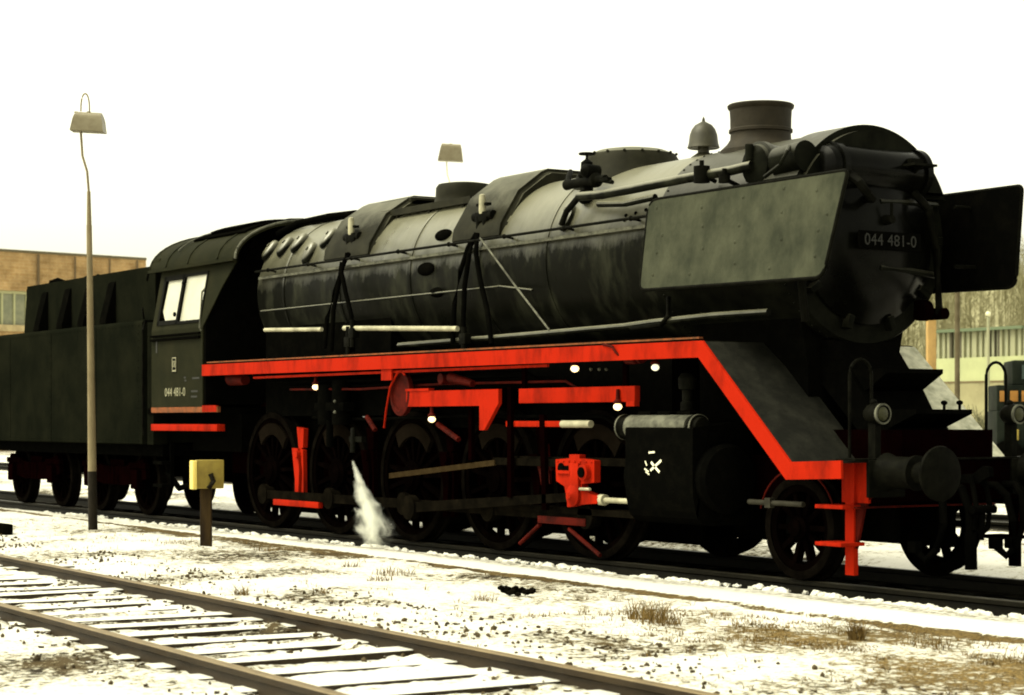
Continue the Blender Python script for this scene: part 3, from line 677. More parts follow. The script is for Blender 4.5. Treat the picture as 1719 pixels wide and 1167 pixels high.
def strip(pts, h0, h1):
    """band below a polyline, mitred"""
    n = len(pts); up, lo = [], []
    for i, p in enumerate(pts):
        p = Vector(p)
        d1 = (p - Vector(pts[i - 1])).normalized() if i else (Vector(pts[1]) - p).normalized()
        d2 = (Vector(pts[i + 1]) - p).normalized() if i < n - 1 else d1
        n1, n2 = Vector((d1.y, -d1.x)), Vector((d2.y, -d2.x)); b = (n1 + n2).normalized(); k = 1 / max(0.4, b.dot(n1))
        up.append(p + b * h0 * k); lo.append(p + b * h1 * k)
    return [tuple(q) for q in up] + [tuple(q) for q in lo[::-1]]
for sg in (1, -1):
    mb = MB(); mb.prism(strip(pts[:2], -0.008, 0.014), sg * 0.80, sg * (SB - 0.016)); part('running_board', mb, M['iron'], LOCO)
    mb = MB(); mb.prism(strip(pts[1:], 0.0, 0.016), sg * 0.38, sg * ((SB - 0.016) if sg > 0 else SB + 0.01)); part('sloping_plate', mb, M['plate'] if sg > 0 else M['platesnow'], LOCO, label='frosted sloping front plate' if sg > 0 else 'snow dusted sloping front plate')
    mb = MB(); mb.prism(strip(pts, -0.004 if sg > 0 else 0.018, 0.135), sg * (SB - 0.014), sg * (SB + 0.008)); part('valance', mb, M['red'], LOCO)
    mb = MB(); mb.box(-6.6, -0.3, sg * (SB - 0.05) - 0.012, sg * (SB - 0.05) + 0.012, 1.795, 1.82); mb.box(-3.42, -3.20, sg * (SB - 0.02) - 0.012, sg * (SB - 0.02) + 0.01, 1.72, 1.85); part('conduit', mb, M['red'], LOCO)
# dirt and snow caught along the board edge
mb = MB(); mb.box(-7.9, 2.0, SB - 0.06, SB - 0.018, 1.985, 2.0); bmesh.ops.transform(mb.bm, matrix=Matrix.Rotation(R(0.2), 4, 'Y'), verts=mb.bm.verts); part('board_edge', mb, M['reddirt'], LOCO)
# centre apron with two steps
q = [P(1500, 574, -0.34), P(1528, 622, -0.34), P(1550, 655, -0.34), P(1566, 688, -0.34), P(1590, 716, -0.34), P(1606, 748, -0.34)]
mb = MB(); mb.prism([(q[0][0] - 0.4, q[0][1] + 0.02)] + q + [(q[-1][0], 0.98), (q[-1][0] - 0.15, 0.98), (q[0][0] - 0.4, 1.85)], -0.34, 0.36); part('front_apron', mb, M['soot'], LOCO)
for base, tip, low, pegs in ((q[1], P(1583, 625, -0.30), q[2], 0), (q[3], P(1632, 686, -0.30), q[4], 1)):
    x, z = base; tx = tip[0]
    mb = MB(); mb.prism([(x - 0.12, z), (tx, z), (tx, z - 0.035), (low[0] + 0.02, low[1] - 0.01), (low[0] - 0.15, low[1])], -0.30, 0.32); st_ = part('front_step', mb, M['soot'], LOCO)
    if pegs:
        for px in (1585, 1611):
            X, zz = P(px, 676, -0.24); mb = MB(); mb.cyl(V(X, -0.24, z), V(X, -0.24, z + 0.04), 0.012); mb.ball(V(X, -0.24, z + 0.055), 0.026, 1.2, 1, 0.8); part('step_peg', mb, M['soot'], st_)
# buffer beam, buffers, coupling
mb = MB(); mb.box(3.68, 3.80, -0.88, 0.88, 0.66, 0.99, bev=0.008); beam = part('buffer_beam', mb, M['darkred'], LOCO)
mb = MB(); mb.box(3.60, 3.82, -1.10, 1.10, 0.985, 1.0); part('beam_top_plate', mb, M['iron'], beam)
def buffer(sg):
    s = sg * 0.78; mb = MB(); 
    mb.box(3.80, 3.835, s - 0.19, s + 0.19, 0.70, 0.99, bev=0.01)
    mb.lathe([(0.15, 3.835), (0.125, 3.87), (0.12, 4.13), (0.135, 4.14), (0.135, 4.17), (0.085, 4.18), (0.085, 4.36), (0.10, 4.38)], (0, -s, 0.895), 'x', 36)
    b = part('buffer', mb, M['iron'], beam)
    mb = MB(); mb.lathe([(0.10, 4.37), (0.205, 4.385), (0.21, 4.395), (0.205, 4.41), (0.14, 4.425), (0, 4.435)], (0, -s, 0.895), 'x', 44); part('buffer_head', mb, M['iron'], b)
buffer(1); buffer(-1)
mb = MB(); mb.prism([(3.8, 0.86), (4.0, 0.88), (4.10, 0.94), (4.16, 0.93), (4.17, 0.86), (4.10, 0.83), (4.05, 0.80), (3.8, 0.80)], -0.025, 0.025)
part('coupling_hook', mb, M['soot'], beam)
mb = MB()
mb.tube([V(4.02, 0.07, 0.86), V(4.08, 0.075, 0.62), V(4.05, 0.08, 0.45), V(4.05, 0.0, 0.40), V(4.05, -0.08, 0.45), V(4.08, -0.075, 0.62), V(4.02, -0.07, 0.86)], 0.022, 8)
mb.cyl(V(4.08, -0.12, 0.60), V(4.08, 0.12, 0.60), 0.035); mb.cyl(V(4.07, 0, 0.62), V(4.05, 0, 0.36), 0.028)
part('screw_coupling', mb, M['soot'], beam)
for s0, dd in ((0.36, 1), (-0.30, -1), (-0.52, 1)):
    mb = MB(); mb.tube([V(3.8, s0, 0.78), V(3.93, s0, 0.78), V(4.02, s0 + 0.02 * dd, 0.70), V(4.06, s0 + 0.05 * dd, 0.50), V(4.04, s0 + 0.10 * dd, 0.30), V(3.98, s0 + 0.16 * dd, 0.22), V(3.90, s0 + 0.2 * dd, 0.30)], 0.032, 10)
    mb.box(3.86, 3.95, s0 + 0.16 * dd, s0 + 0.24 * dd, 0.27, 0.36, bev=0.01)
    part('brake_hose', mb, M['soot'], beam)
mb = MB(); mb.tube([V(3.8, 0.10, 0.80), V(3.95, 0.10, 0.76), V(4.02, 0.09, 0.60), V(4.02, 0.08, 0.40)], 0.035, 10); mb.tube([V(4.02, 0.08, 0.42), V(4.02, 0.07, 0.13)], 0.05, 12); part('heating_hose', mb, M['soot'], beam)
def headlamp(sg):
    s = sg * 0.75; mb = MB(); X0 = 3.74; zc = 1.345
    mb.lathe([(0, -0.17), (0.05, -0.16), (0.076, -0.12), (0.084, -0.05), (0.080, 0.0), (0.080, 0.015)], (X0, -s, zc), 'x', 32); mb.box(X0 - 0.12, X0 - 0.04, s - 0.03, s + 0.03, 1.0, zc - 0.07); mb.ball((X0 - 0.09, -s, zc + 0.09), 0.028)
    h = part('headlamp', mb, M['iron'], LOCO)
    mb = MB(); mb.lathe([(0.068, 0.0), (0.080, 0.0), (0.082, 0.022), (0.068, 0.022)], (X0, -s, zc), 'x', 36, closed=False); part('lamp_rim', mb, M['greyiron'], h)
    mb = MB(); mb.lathe([(0.069, 0.006), (0.05, 0.018), (0, 0.025)], (X0, -s, zc), 'x', 32); part('lamp_lens', mb, M['lens'], h)
    mb = MB(); hx = X0 - 0.26; sc_ = s - 0.02
    mb.tube([V(hx, sc_ + 0.115, 1.0), V(hx, sc_ + 0.115, 1.62)] + [V(hx, sc_ + 0.115 * math.cos(a), 1.65 + 0.125 * math.sin(a)) for a in np.linspace(0.15, math.pi - 0.15, 9)] + [V(hx, sc_ - 0.115, 1.62), V(hx, sc_ - 0.115, 1.0)], 0.013, 8)
    part('hand_hoop', mb, M['iron'], LOCO)
headlamp(1); headlamp(-1)
# rail guards with the red step irons
def guard(sg):
    mb = MB(); s = sg * 0.9
    mb.box(3.52, 3.62, s - 0.02, s + 0.03, 0.09, 0.66, bev=0.006); mb.box(3.47, 3.77, s - 0.01 * sg, s + 0.02 * sg, 0.655, 0.975, bev=0.004); mb.box(3.60, 3.64, s + 0.02 * sg, s + 0.045 * sg, 0.655, 0.975)
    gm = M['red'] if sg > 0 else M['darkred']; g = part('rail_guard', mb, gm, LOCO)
    for z, x0, x1 in ((0.64, 3.36, 3.68), (0.35, 3.36, 3.66)):
        mb = MB(); mb.box(x0, x1, s - 0.05, s + 0.20, z - 0.03, z, bev=0.006); part('step_tread', mb, gm, g)
    mb = MB(); mb.prism([(3.60, 0.60), (3.66, 0.66), (3.80, 0.72), (3.72, 0.62), (3.63, 0.30), (3.60, 0.30)], s - 0.012, s + 0.012); part('guard_gusset', mb, M['redgrime'], g)
guard(1); guard(-1)
mb = MB(); mb.box(3.70, 3.735, -0.5, 1.0, 0.615, 0.63); part('beam_lower_edge', mb, M['redgrime'], beam)

# ---- wheels
def wheel(name, r, spokes, weight):
    t_in = r - 0.075; mb = MB()
    mb.lathe([(t_in, -0.06), (t_in - 0.05, -0.055), (t_in - 0.055, 0.05), (t_in, 0.06)], (0, 0, 0), 's', 48, closed=False)
    hub = 0.17 if r > 0.5 else 0.10
    mb.lathe([(0, -0.09), (hub, -0.08), (hub, 0.08), (hub * 0.75, 0.10), (hub * 0.7, 0.12), (0, 0.125)], (0, 0, 0), 's', 28)
    for k in range(spokes):
        mb.box(-0.022, 0.022, -0.035, 0.035, hub * 0.8, t_in - 0.03, M=Matrix.Rotation(2 * math.pi * (k + 0.5) / spokes, 4, 'Y'))
    w_ = part(name, mb, M['wheel'], None)
    mb = MB(); mb.lathe([(t_in, -0.07), (r + 0.028, -0.07), (r + 0.025, -0.045), (r, -0.03), (r - 0.004, 0.065), (r - 0.012, 0.07), (t_in, 0.07)], (0, 0, 0), 's', 56, closed=False); o = part('tyre', mb, M['tyre'], None); o.parent = w_
    if weight:
        mb = MB(); arc = np.linspace(R(48), R(132), 18); rr = t_in - 0.06
        ch = [(rr * math.cos(a), rr * math.sin(a)) for a in arc]; inner = [(x * 0.9, rr * math.sin(R(35)) + 0.02) for x, z in (ch[-1], ch[0])]
        inner = [((rr * 0.78) * math.cos(a), max(0.20, rr * math.sin(a) - 0.14)) for a in arc[::-1]]
        mb.prism(ch + inner, 0.03, 0.075); o = part('counterweight', mb, M['weight'], None); o.parent = w_
        mb = MB(); mb.lathe([(0.10, 0.05), (0.095, 0.16), (0, 0.165)], V(0.0, 0, -0.30), 's', 20); o = part('crank_pin', mb, M['gear'], None); o.parent = w_
    return w_
w0 = wheel('driving_wheel', 0.70, 15, True); first = True
for X in (0, -1.7, -3.4, -5.1, -6.8):
    for sg in (1, -1):
        o = w0 if first else copy_tree(w0, LOCO); first = False
        o.parent = LOCO; o.location = V(X, sg * 0.755, 0.70); o.rotation_euler = (0, R(4), 0 if sg > 0 else math.pi)
w1 = wheel('leading_wheel', 0.425, 10, False); w1.parent = LOCO; w1.location = V(2.85, 0.755, 0.425)
w2 = copy_tree(w1, LOCO); w2.location = V(2.85, -0.755, 0.425); w2.rotation_euler = (0, 0, math.pi)
mb = MB()
for sg in (1, -1):
    mb.tube([V(2.85 + 0.47 * math.cos(a), sg * 0.84, 0.45 + 0.45 * math.sin(a)) for a in np.linspace(R(20), R(165), 18)], 0.008, 6)
islands('wheel_guard', mb, M['redgrime'], LOCO)
mb = MB(); mb.cyl(V(2.32, 0.90, 0.62), V(3.0, 0.90, 0.62), 0.022); mb.box(2.55, 2.62, 0.88, 0.93, 0.58, 0.66); part('drain_pipe', mb, M['dull'], LOCO)
mb = MB()
for X in (0, -1.7, -3.4, -5.1, -6.8): mb.cyl(V(X, -0.75, 0.7), V(X, 0.75, 0.7), 0.09)
mb.cyl(V(2.85, -0.75, 0.425), V(2.85, 0.75, 0.425), 0.07); islands('axle', mb, M['soot'], LOCO)
# brake blocks and hangers between wheels
for X in (-5.95, -4.25, -2.55, -0.85):
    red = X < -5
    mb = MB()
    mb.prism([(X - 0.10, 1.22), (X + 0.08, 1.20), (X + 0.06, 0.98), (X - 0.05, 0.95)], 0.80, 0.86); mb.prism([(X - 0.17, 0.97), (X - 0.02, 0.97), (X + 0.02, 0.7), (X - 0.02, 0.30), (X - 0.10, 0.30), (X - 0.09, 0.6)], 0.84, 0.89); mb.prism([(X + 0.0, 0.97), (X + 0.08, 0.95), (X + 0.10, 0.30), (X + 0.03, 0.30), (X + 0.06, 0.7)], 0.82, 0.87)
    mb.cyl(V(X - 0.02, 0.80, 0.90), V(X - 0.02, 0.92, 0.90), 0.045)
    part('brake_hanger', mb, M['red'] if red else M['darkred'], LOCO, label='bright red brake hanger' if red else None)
a, b = P(462, 832, 0.93), P(538, 841, 0.93)
mb = MB(); mb.box(a[0], b[0], 0.90, 0.96, 0.29, 0.36, bev=0.006); part('brake_rod', mb, M['red'], LOCO)
a, b = P(905, 872, 0.95), P(985, 882, 0.95)
mb = MB(); mb.box(a[0], b[0], 0.92, 0.97, b[1] - 0.01, b[1] + 0.06, bev=0.006); mb.tube([V(a[0], 0.94, 0.3), V(a[0] - 0.35, 0.94, 0.1)], 0.02, 8); mb.tube([V(b[0] - 0.3, 0.94, 0.28), V(b[0] + 0.2, 0.94, 0.06)], 0.02, 8); part('brake_rod', mb, M['redgrime'], LOCO)
# coupling rods, connecting rod
mb = MB()
zr_ = 0.41
for X in (0, -1.7, -3.4, -5.1, -6.8): mb.lathe([(0, -0.03), (0.12, -0.03), (0.12, 0.03), (0, 0.03)], V(X + 0.02, 0.93, zr_), 's', 20)
for k in range(4): mb.prism([(-6.8 + 1.7 * k, zr_ - 0.05), (-6.8 + 1.7 * (k + 1), zr_ - 0.05), (-6.8 + 1.7 * (k + 1), zr_ + 0.05), (-6.8 + 1.7 * k, zr_ + 0.05)], 0.915, 0.945)
part('coupling_rod', mb, M['gear'], LOCO)
a, b = P(655, 800, 1.0), P(832, 778, 1.0)
mb = MB(); mb.prism([(a[0], a[1] - 0.02), (b[0], b[1] - 0.02), (b[0], b[1] + 0.035), (a[0], a[1] + 0.035)], 0.985, 1.015); part('eccentric_rod', mb, M['rod'], LOCO)
mb = MB(); a, b = P(690, 852, 1.02), P(968, 834, 1.02)
mb.prism([(a[0], a[1] - 0.055), (b[0], b[1] - 0.04), (b[0], b[1] + 0.04), (a[0], a[1] + 0.055)], 1.0, 1.04); mb.lathe([(0, -0.04), (0.13, -0.04), (0.13, 0.04), (0, 0.04)], V(a[0], 1.02, a[1]), 's', 20); part('connecting_rod', mb, M['gear'], LOCO)
# valve gear: expansion link, bracket, bars
a, b = P(683, 671, 1.12), P(838, 671, 1.12)
mb = MB(); X0, X1, z0, z1 = a[0], b[0], 1.44, 1.60
mb.prism([(X0, z0), (P(806, 687, 1.12)[0], z0), (P(806, 722, 1.12)[0], 1.20), (P(814, 722, 1.12)[0], 1.20), (X1, z0 + 0.02), (X1, z1), (X0, z1)], 1.09, 1.13)
mb.box(X0, P(722, 660, 1.12)[0], 1.07, 1.14, 1.60, 1.625)
lk = part('motion_bracket', mb, M['red'], LOCO)
mb = MB(); X, z = P(675, 660, 1.10)
mb.lathe([(0, 0), (1, 0), (1, 0.05), (0.82, 0.055), (0.78, 0.035), (0, 0.035)], (0, 0, 0), 's', 36)
bmesh.ops.transform(mb.bm, matrix=Matrix.Translation(V(X, 1.08, z)) @ Matrix.Diagonal((0.21, 1, 0.24, 1)), verts=mb.bm.verts)
part('expansion_link', mb, M['redgrime'], LOCO)
mb = MB(); mb.tube([PV(667, 627, 1.15), PV(655, 650, 1.15), PV(648, 690, 1.13), PV(645, 718, 1.1)], 0.012, 8); mb.tube([PV(667, 627, 1.15), PV(673, 622, 1.16), PV(680, 630, 1.15)], 0.012, 8); part('lamp_cable', mb, M['red'], LOCO)
mb = MB(); a, b = PV(757, 634, 1.05), PV(794, 644, 1.05); mb.tube([a, b], 0.055, 14, r1=0.035); mb.lathe([(0, -0.05), (0.055, -0.05), (0.055, 0.05), (0, 0.05)], PV(746, 636, 1.05), 's', 18); part('reach_arm', mb, M['redgrime'], LOCO)
a, b = P(875, 670, 1.05), P(1070, 668, 1.05); c_, d_ = P(1072, 668, 1.05)
mb = MB(); mb.box(a[0], b[0], 1.02, 1.08, 1.46, 1.60, bev=0.006); mb.box(b[0] - 0.12, b[0], 1.03, 1.085, 1.42, 1.47); part('radius_rod', mb, M['red'], LOCO)
a, b = P(853, 711, 1.0), P(944, 711, 1.0); e_ = P(992, 710, 1.0)
mb = MB(); mb.box(a[0], b[0], 0.97, 1.03, 1.235, 1.29, bev=0.006); r_ = part('valve_rod', mb, M['red'], LOCO)
mb = MB(); mb.cyl(V(b[0], 1.0, 1.262), V(e_[0], 1.0, 1.262), 0.034); part('valve_spindle', mb, M['steel'], r_)
# vertical dark combination lever and link plates
mb = MB(); mb.box(-1.15, -1.08, 1.02, 1.06, 0.55, 1.62); mb.box(-1.9, -1.84, 1.0, 1.04, 0.9, 1.6); mb.prism([(-0.62, 1.35), (-0.54, 1.35), (-0.50, 0.45), (-0.57, 0.45)], 1.0, 1.04); islands('combination_lever', mb, M['darkred'], LOCO)
mb = MB(); mb.box(-1.5, 0.1, 0.94, 1.0, 0.86, 0.93); mb.box(-1.2, 0.9, 0.80, 0.96, 0.88, 0.95); mb.box(-1.2, 0.9, 0.80, 0.96, 0.42, 0.48); part('slide_bar', mb, M['gear'], LOCO)
for px in (880, 1050):
    mb = MB(); X = P(px, 660, 1.05)[0]; mb.box(X - 0.03, X + 0.03, 1.03, 1.06, 1.60, 1.86); part('rod_hanger', mb, M['darkred'], LOCO)
for k, (s, z, rr_) in enumerate(((0.95, 1.76, 0.022), (0.90, 1.70, 0.016), (1.02, 1.66, 0.013), (0.88, 1.33, 0.018))):
    mb = MB(); mb.tube([V(-6.5 + k * 0.3, s, z), V(-4.2, s, z - 0.02), V(-2.4, s, z + 0.01), V(-1.0 + 0.4 * k, s, z), V(-0.7 + 0.4 * k, s - 0.1, z - 0.15)], rr_, 8); part('oil_pipe', mb, M['redgrime'] if k == 2 else M['soot'], LOCO)
for X in (0, -1.7, -3.4, -5.1, -6.8):      # leaf springs over the axles
    mb = MB()
    for j in range(5): mb.box(X - 0.46 + 0.07 * j, X + 0.46 - 0.07 * j, 0.66, 0.74, 1.47 + 0.025 * j, 1.49 + 0.025 * j)
    mb.box(X - 0.05, X + 0.05, 0.64, 0.76, 1.44, 1.62); part('leaf_spring', mb, M['darkred'], LOCO)
for px, py0, py1 in ((905, 772, 800), (918, 745, 812), (912, 800, 850), (922, 770, 790)):
    A, Bq = P(px, py0, 0.93), P(px + 6, py1, 0.93); mb = MB(); mb.prism([(A[0] - 0.03, A[1]), (A[0] + 0.03, A[1]), (Bq[0] + 0.02, Bq[1]), (Bq[0] - 0.02, Bq[1])], 0.92, 0.95); part('link_arm', mb, M['redgrime'], LOCO)
mb = MB(); a, b = P(735, 712, 1.0), P(770, 738, 1.0); mb.tube([V(a[0], 1.0, a[1]), V(b[0], 1.0, b[1])], 0.028, 8); part('link_arm', mb, M['redgrime'], LOCO)
mb = MB(); a, b = P(616, 700, 1.0), P(630, 722, 1.0); mb.tube([V(a[0], 1.0, a[1]), V(b[0], 1.0, b[1])], 0.028, 8); part('link_arm', mb, M['redgrime'], LOCO)
# crosshead
S_ = 0.98
def PX(px): return P(px, 800, S_)[0]
def PZ(px, py): return P(px, py, S_)[1]
mb = MB()
mb.prism([(PX(940), 0.93), (PX(963), 0.945), (PX(963), 0.98), (PX(980), 0.98), (PX(980), 0.945), (PX(1005), 0.93), (PX(1005), 0.73), (PX(984), 0.71), (PX(984), 0.66), (PX(1010), 0.60), (PX(1010), 0.54), (PX(982), 0.52), (PX(960), 0.49), (PX(955), 0.68), (PX(941), 0.73)], 0.96, 1.03)
mb.lathe([(0, 0), (0.075, 0), (0.075, 0.05), (0.04, 0.055), (0.035, 0.07), (0, 0.07)], V(PX(992), 1.03, 0.82), 's', 18)
mb.lathe([(0.1, 0), (0.1, 0.03), (0.05, 0.05), (0.03, 0.07), (0, 0.07)], V(PX(972), 1.03, 0.60), 's', 18)
mb.box(PX(944), PX(966), 1.03, 1.05, 0.80, 0.83); mb.box(PX(968), PX(982), 1.03, 1.06, 0.62, 0.90, bev=0.006)
for k in range(7): mb.ball(V(PX(944 + k * 9.5), 1.03, 0.915), 0.013, sub=1)
ch = part('crosshead', mb, M['red'], LOCO)
mb = MB(); mb.box(PX(950), PX(962), 1.03, 1.036, 0.815, 0.875); mb.lathe([(0.05, 0), (0.05, 0.012), (0, 0.012)], V(PX(950), 1.03, 0.85), 's', 14); mb.lathe([(0.048, 0), (0.048, 0.03), (0, 0.03)], V(PX(992), 1.071, 0.82), 's', 14); mb.box(PX(966), PX(969), 1.03, 1.037, 0.64, 0.82); islands('oil_pocket', mb, M['soot'], ch)
mb = MB(); mb.cyl(V(PX(1008), 0.98, 0.572), V(PX(1016), 0.98, 0.572), 0.05); mb.cyl(V(PX(1010), 0.98, 0.572), V(0.95, 0.98, 0.572), 0.025); part('piston_rod', mb, M['steel'], ch)
mb = MB(); mb.cyl(V(PX(984), 1.05, 0.665), V(PX(1001), 1.05, 0.668), 0.014); part('crosshead_pin', mb, M['steel'], ch)
# cylinders
def cylinder(sg):
    mb = MB(); q = 1.15
    sec = rounded([(sg * 0.5, 0.40), (sg * (q - 0.08), 0.40), (sg * q, 0.60), (sg * q, 1.235), (sg * 0.95, 1.25), (sg * 0.5, 1.30)], [0.01, 0.12, 0.15, 0.02, 0.02, 0.01], 4)
    mb.prism_x(sec, 0.92, 1.88)
    mb.lathe([(0, 0.84), (0.27, 0.85), (0.30, 0.88), (0.30, 0.92), (0.29, 1.90), (0.30, 1.96), (0.27, 2.0), (0.12, 2.04), (0, 2.05)], V(0, sg * 0.84, 0.80), 'x', 32)
    c = part('cylinder', mb, M['soot'], LOCO)
    mb = MB(); mb.lathe([(0, 0.86), (0.108, 0.865), (0.108, 1.74), (0, 1.745)], V(0, sg * 1.03, 1.235), 'x', 32)
    v = part('valve_chest', mb, M['greyiron'], c)
    for pr in ([(0, 0.72), (0.085, 0.725), (0.112, 0.74), (0.112, 0.76), (0.095, 0.78), (0.095, 0.858), (0, 0.86)], [(0, 1.746), (0.092, 1.748), (0.092, 1.80), (0.108, 1.805), (0.108, 1.825), (0.09, 1.83), (0.085, 1.87), (0, 1.875)]):
        mb = MB(); mb.lathe(pr, V(0, sg * 1.03, 1.235), 'x', 32); e = part('chest_end', mb, M['iron'], c)
        x = pr[3][1] if pr[0][1] < 1 else pr[4][1]; mb = MB(); mb.lathe([(0.106, x - 0.018), (0.114, x - 0.018), (0.114, x), (0.106, x)], V(0, sg * 1.03, 1.235), 'x', 32, closed=False); part('end_ring', mb, M['greyiron'], e)
    mb = MB()
    for k in range(3): mb.box(0.96 + k * 0.28, 1.15 + k * 0.28, sg * 1.0 - 0.05, sg * 1.0 + 0.05, 1.325, 1.375, bev=0.015)
    islands('chest_cover', mb, M['soot'], c)
    mb = MB(); X = P(1146, 650, 1.0)[0]
    mb.lathe([(0.06, 1.38), (0.06, 1.45), (0.045, 1.46), (0.045, 1.56), (0.075, 1.565), (0.08, 1.66), (0.05, 1.70), (0, 1.705)], (X, -sg * 0.95, 0), 'z', 20); part('snifting_valve', mb, M['iron'], c)
    return c
cyl = cylinder(1); cylinder(-1)
def stroke(a, b, w_=0.016, s=1.152):
    A, Bq = P(*a, s), P(*b, s); d = Vector((Bq[0] - A[0], Bq[1] - A[1])); L = d.length; ang = math.atan2(d.y, d.x)
    m4 = Matrix.Translation(V((A[0] + Bq[0]) / 2, s, (A[1] + Bq[1]) / 2)) @ Matrix.Rotation(-ang, 4, 'Y')
    return (L, m4, w_)
mb = MB()
for a, b, w_ in (((1093, 776), (1107, 793), 0.022), ((1110, 773), (1092, 790), 0.022), ((1089, 760), (1099, 759), 0.016), ((1083, 774), (1086, 782), 0.010), ((1082, 787), (1089, 792), 0.012), ((1084, 792), (1090, 797), 0.010)):
    L, m4, ww = stroke(a, b, w_); mb.box(-L / 2, L / 2, -0.002, 0.002, -ww / 2, ww / 2, M=m4)
islands('chalk_mark', mb, M['chalk'], cyl)
# inspection lamps under the running board
def gear_lamp(px, py, s, m, r=0.04):
    X, z = P(px, py, s); mb = MB(); mb.ball(V(X, s, z), r, 1, 1, 0.85); g = part('gear_lamp', mb, m, LOCO)
    mb = MB(); mb.lathe([(0.042, 0), (0.04, 0.02), (0.02, 0.04), (0.014, 0.13), (0, 0.13)], V(X, s, z + 0.028), 'z', 16); part('lamp_socket', mb, M['redgrime'], g)
for px, py in ((530, 650), (725, 704), (965, 619), (1037, 683)): gear_lamp(px, py, 1.10, M['globe'])
gear_lamp(1100, 617, 1.05, M['globedim'], 0.036)
X, z = P(1063, 600, 1.1); mb = MB(); mb.cyl(V(X - 0.08, 1.1, z), V(X + 0.06, 1.1, z), 0.06); mb.cyl(V(X + 0.1, 1.1, z), V(X + 0.13, 1.1, z), 0.055)
mb.tube([PV(1012, 578, 1.21), PV(1028, 582, 1.22), PV(1034, 592, 1.22), PV(1045, 601, 1.18), PV(1056, 602, 1.12)], 0.012, 8); part('cable_box', mb, M['redgrime'], LOCO)
mb = MB()
for px in (992, 1006, 1018): mb.ball(PV(px, 620, 1.0), 0.018, sub=1)
islands('oil_gauge', mb, M['greyiron'], LOCO)
mb = MB(); X, z = P(388, 636, 1.05); mb.cyl(V(X - 0.1, 1.0, z), V(X + 0.3, 1.0, z - 0.02), 0.085, 0.06); part('brake_cylinder', mb, M['redgrime'], LOCO)
# rods and pipes above the running board
pipe('reversing_rod', [(445, 554, 1.08), (540, 553, 1.08)], 0.024, M['steel']); pipe('reversing_rod', [(578, 551, 1.08), (768, 552, 1.08)], 0.028, M['steel'])
pipe('ejector_pipe', [(670, 580, 1.0), (760, 573, 1.0), (880, 563, 1.0), (1050, 548, 1.0), (1100, 541, 1.0), (1200, 530, 0.95), (1290, 524, 0.9)], 0.03, M['boiler'])
pipe('ejector_pipe', [(1060, 552, 1.04), (1110, 545, 1.04), (1122, 530, 1.02), (1122, 500, 0.9)], 0.022, M['iron'])
mb = MB(); 
for px, py, hh in ((585, 575, 0.35), (592, 560, 0.3), (779, 570, 0.25)):
    X, z = P(px, py, 1.1); mb.cyl(V(X, 1.1, z - hh / 2), V(X, 1.1, z + hh / 2), 0.03); mb.box(X - 0.06, X + 0.06, 1.05, 1.13, z - 0.05, z + 0.06, bev=0.012)
islands('lubricator', mb, M['iron'], LOCO)
# air pump and reservoirs below the board
mb = MB(); X, z = P(565, 680, 0.98)
mb.cyl(V(X - 0.2, 0.98, 1.25), V(X - 0.2, 0.98, 1.70), 0.12); mb.cyl(V(X + 0.12, 0.98, 1.25), V(X + 0.12, 0.98, 1.75), 0.11); mb.box(X - 0.4, X + 0.3, 0.9, 1.06, 1.4, 1.5, bev=0.02); mb.cyl(V(X - 0.05, 1.04, 1.0), V(X - 0.05, 1.04, 1.3), 0.04)
part('injector', mb, M['soot'], LOCO)
mb = MB()
for py in (674, 692): mb.ball(PV(562, py, 1.12), 0.02, sub=1)
islands('injector_nut', mb, M['greyiron'], LOCO)
mb = MB(); a = PV(592, 760, 1.08); mb.tube([V(a.x - 0.1, 1.02, 1.2), V(a.x - 0.02, 1.06, 1.1), a], 0.03, 10); mb.box(a.x - 0.12, a.x + 0.16, 1.0, 1.06, 1.06, 1.12); part('overflow_pipe', mb, M['iron'], LOCO)

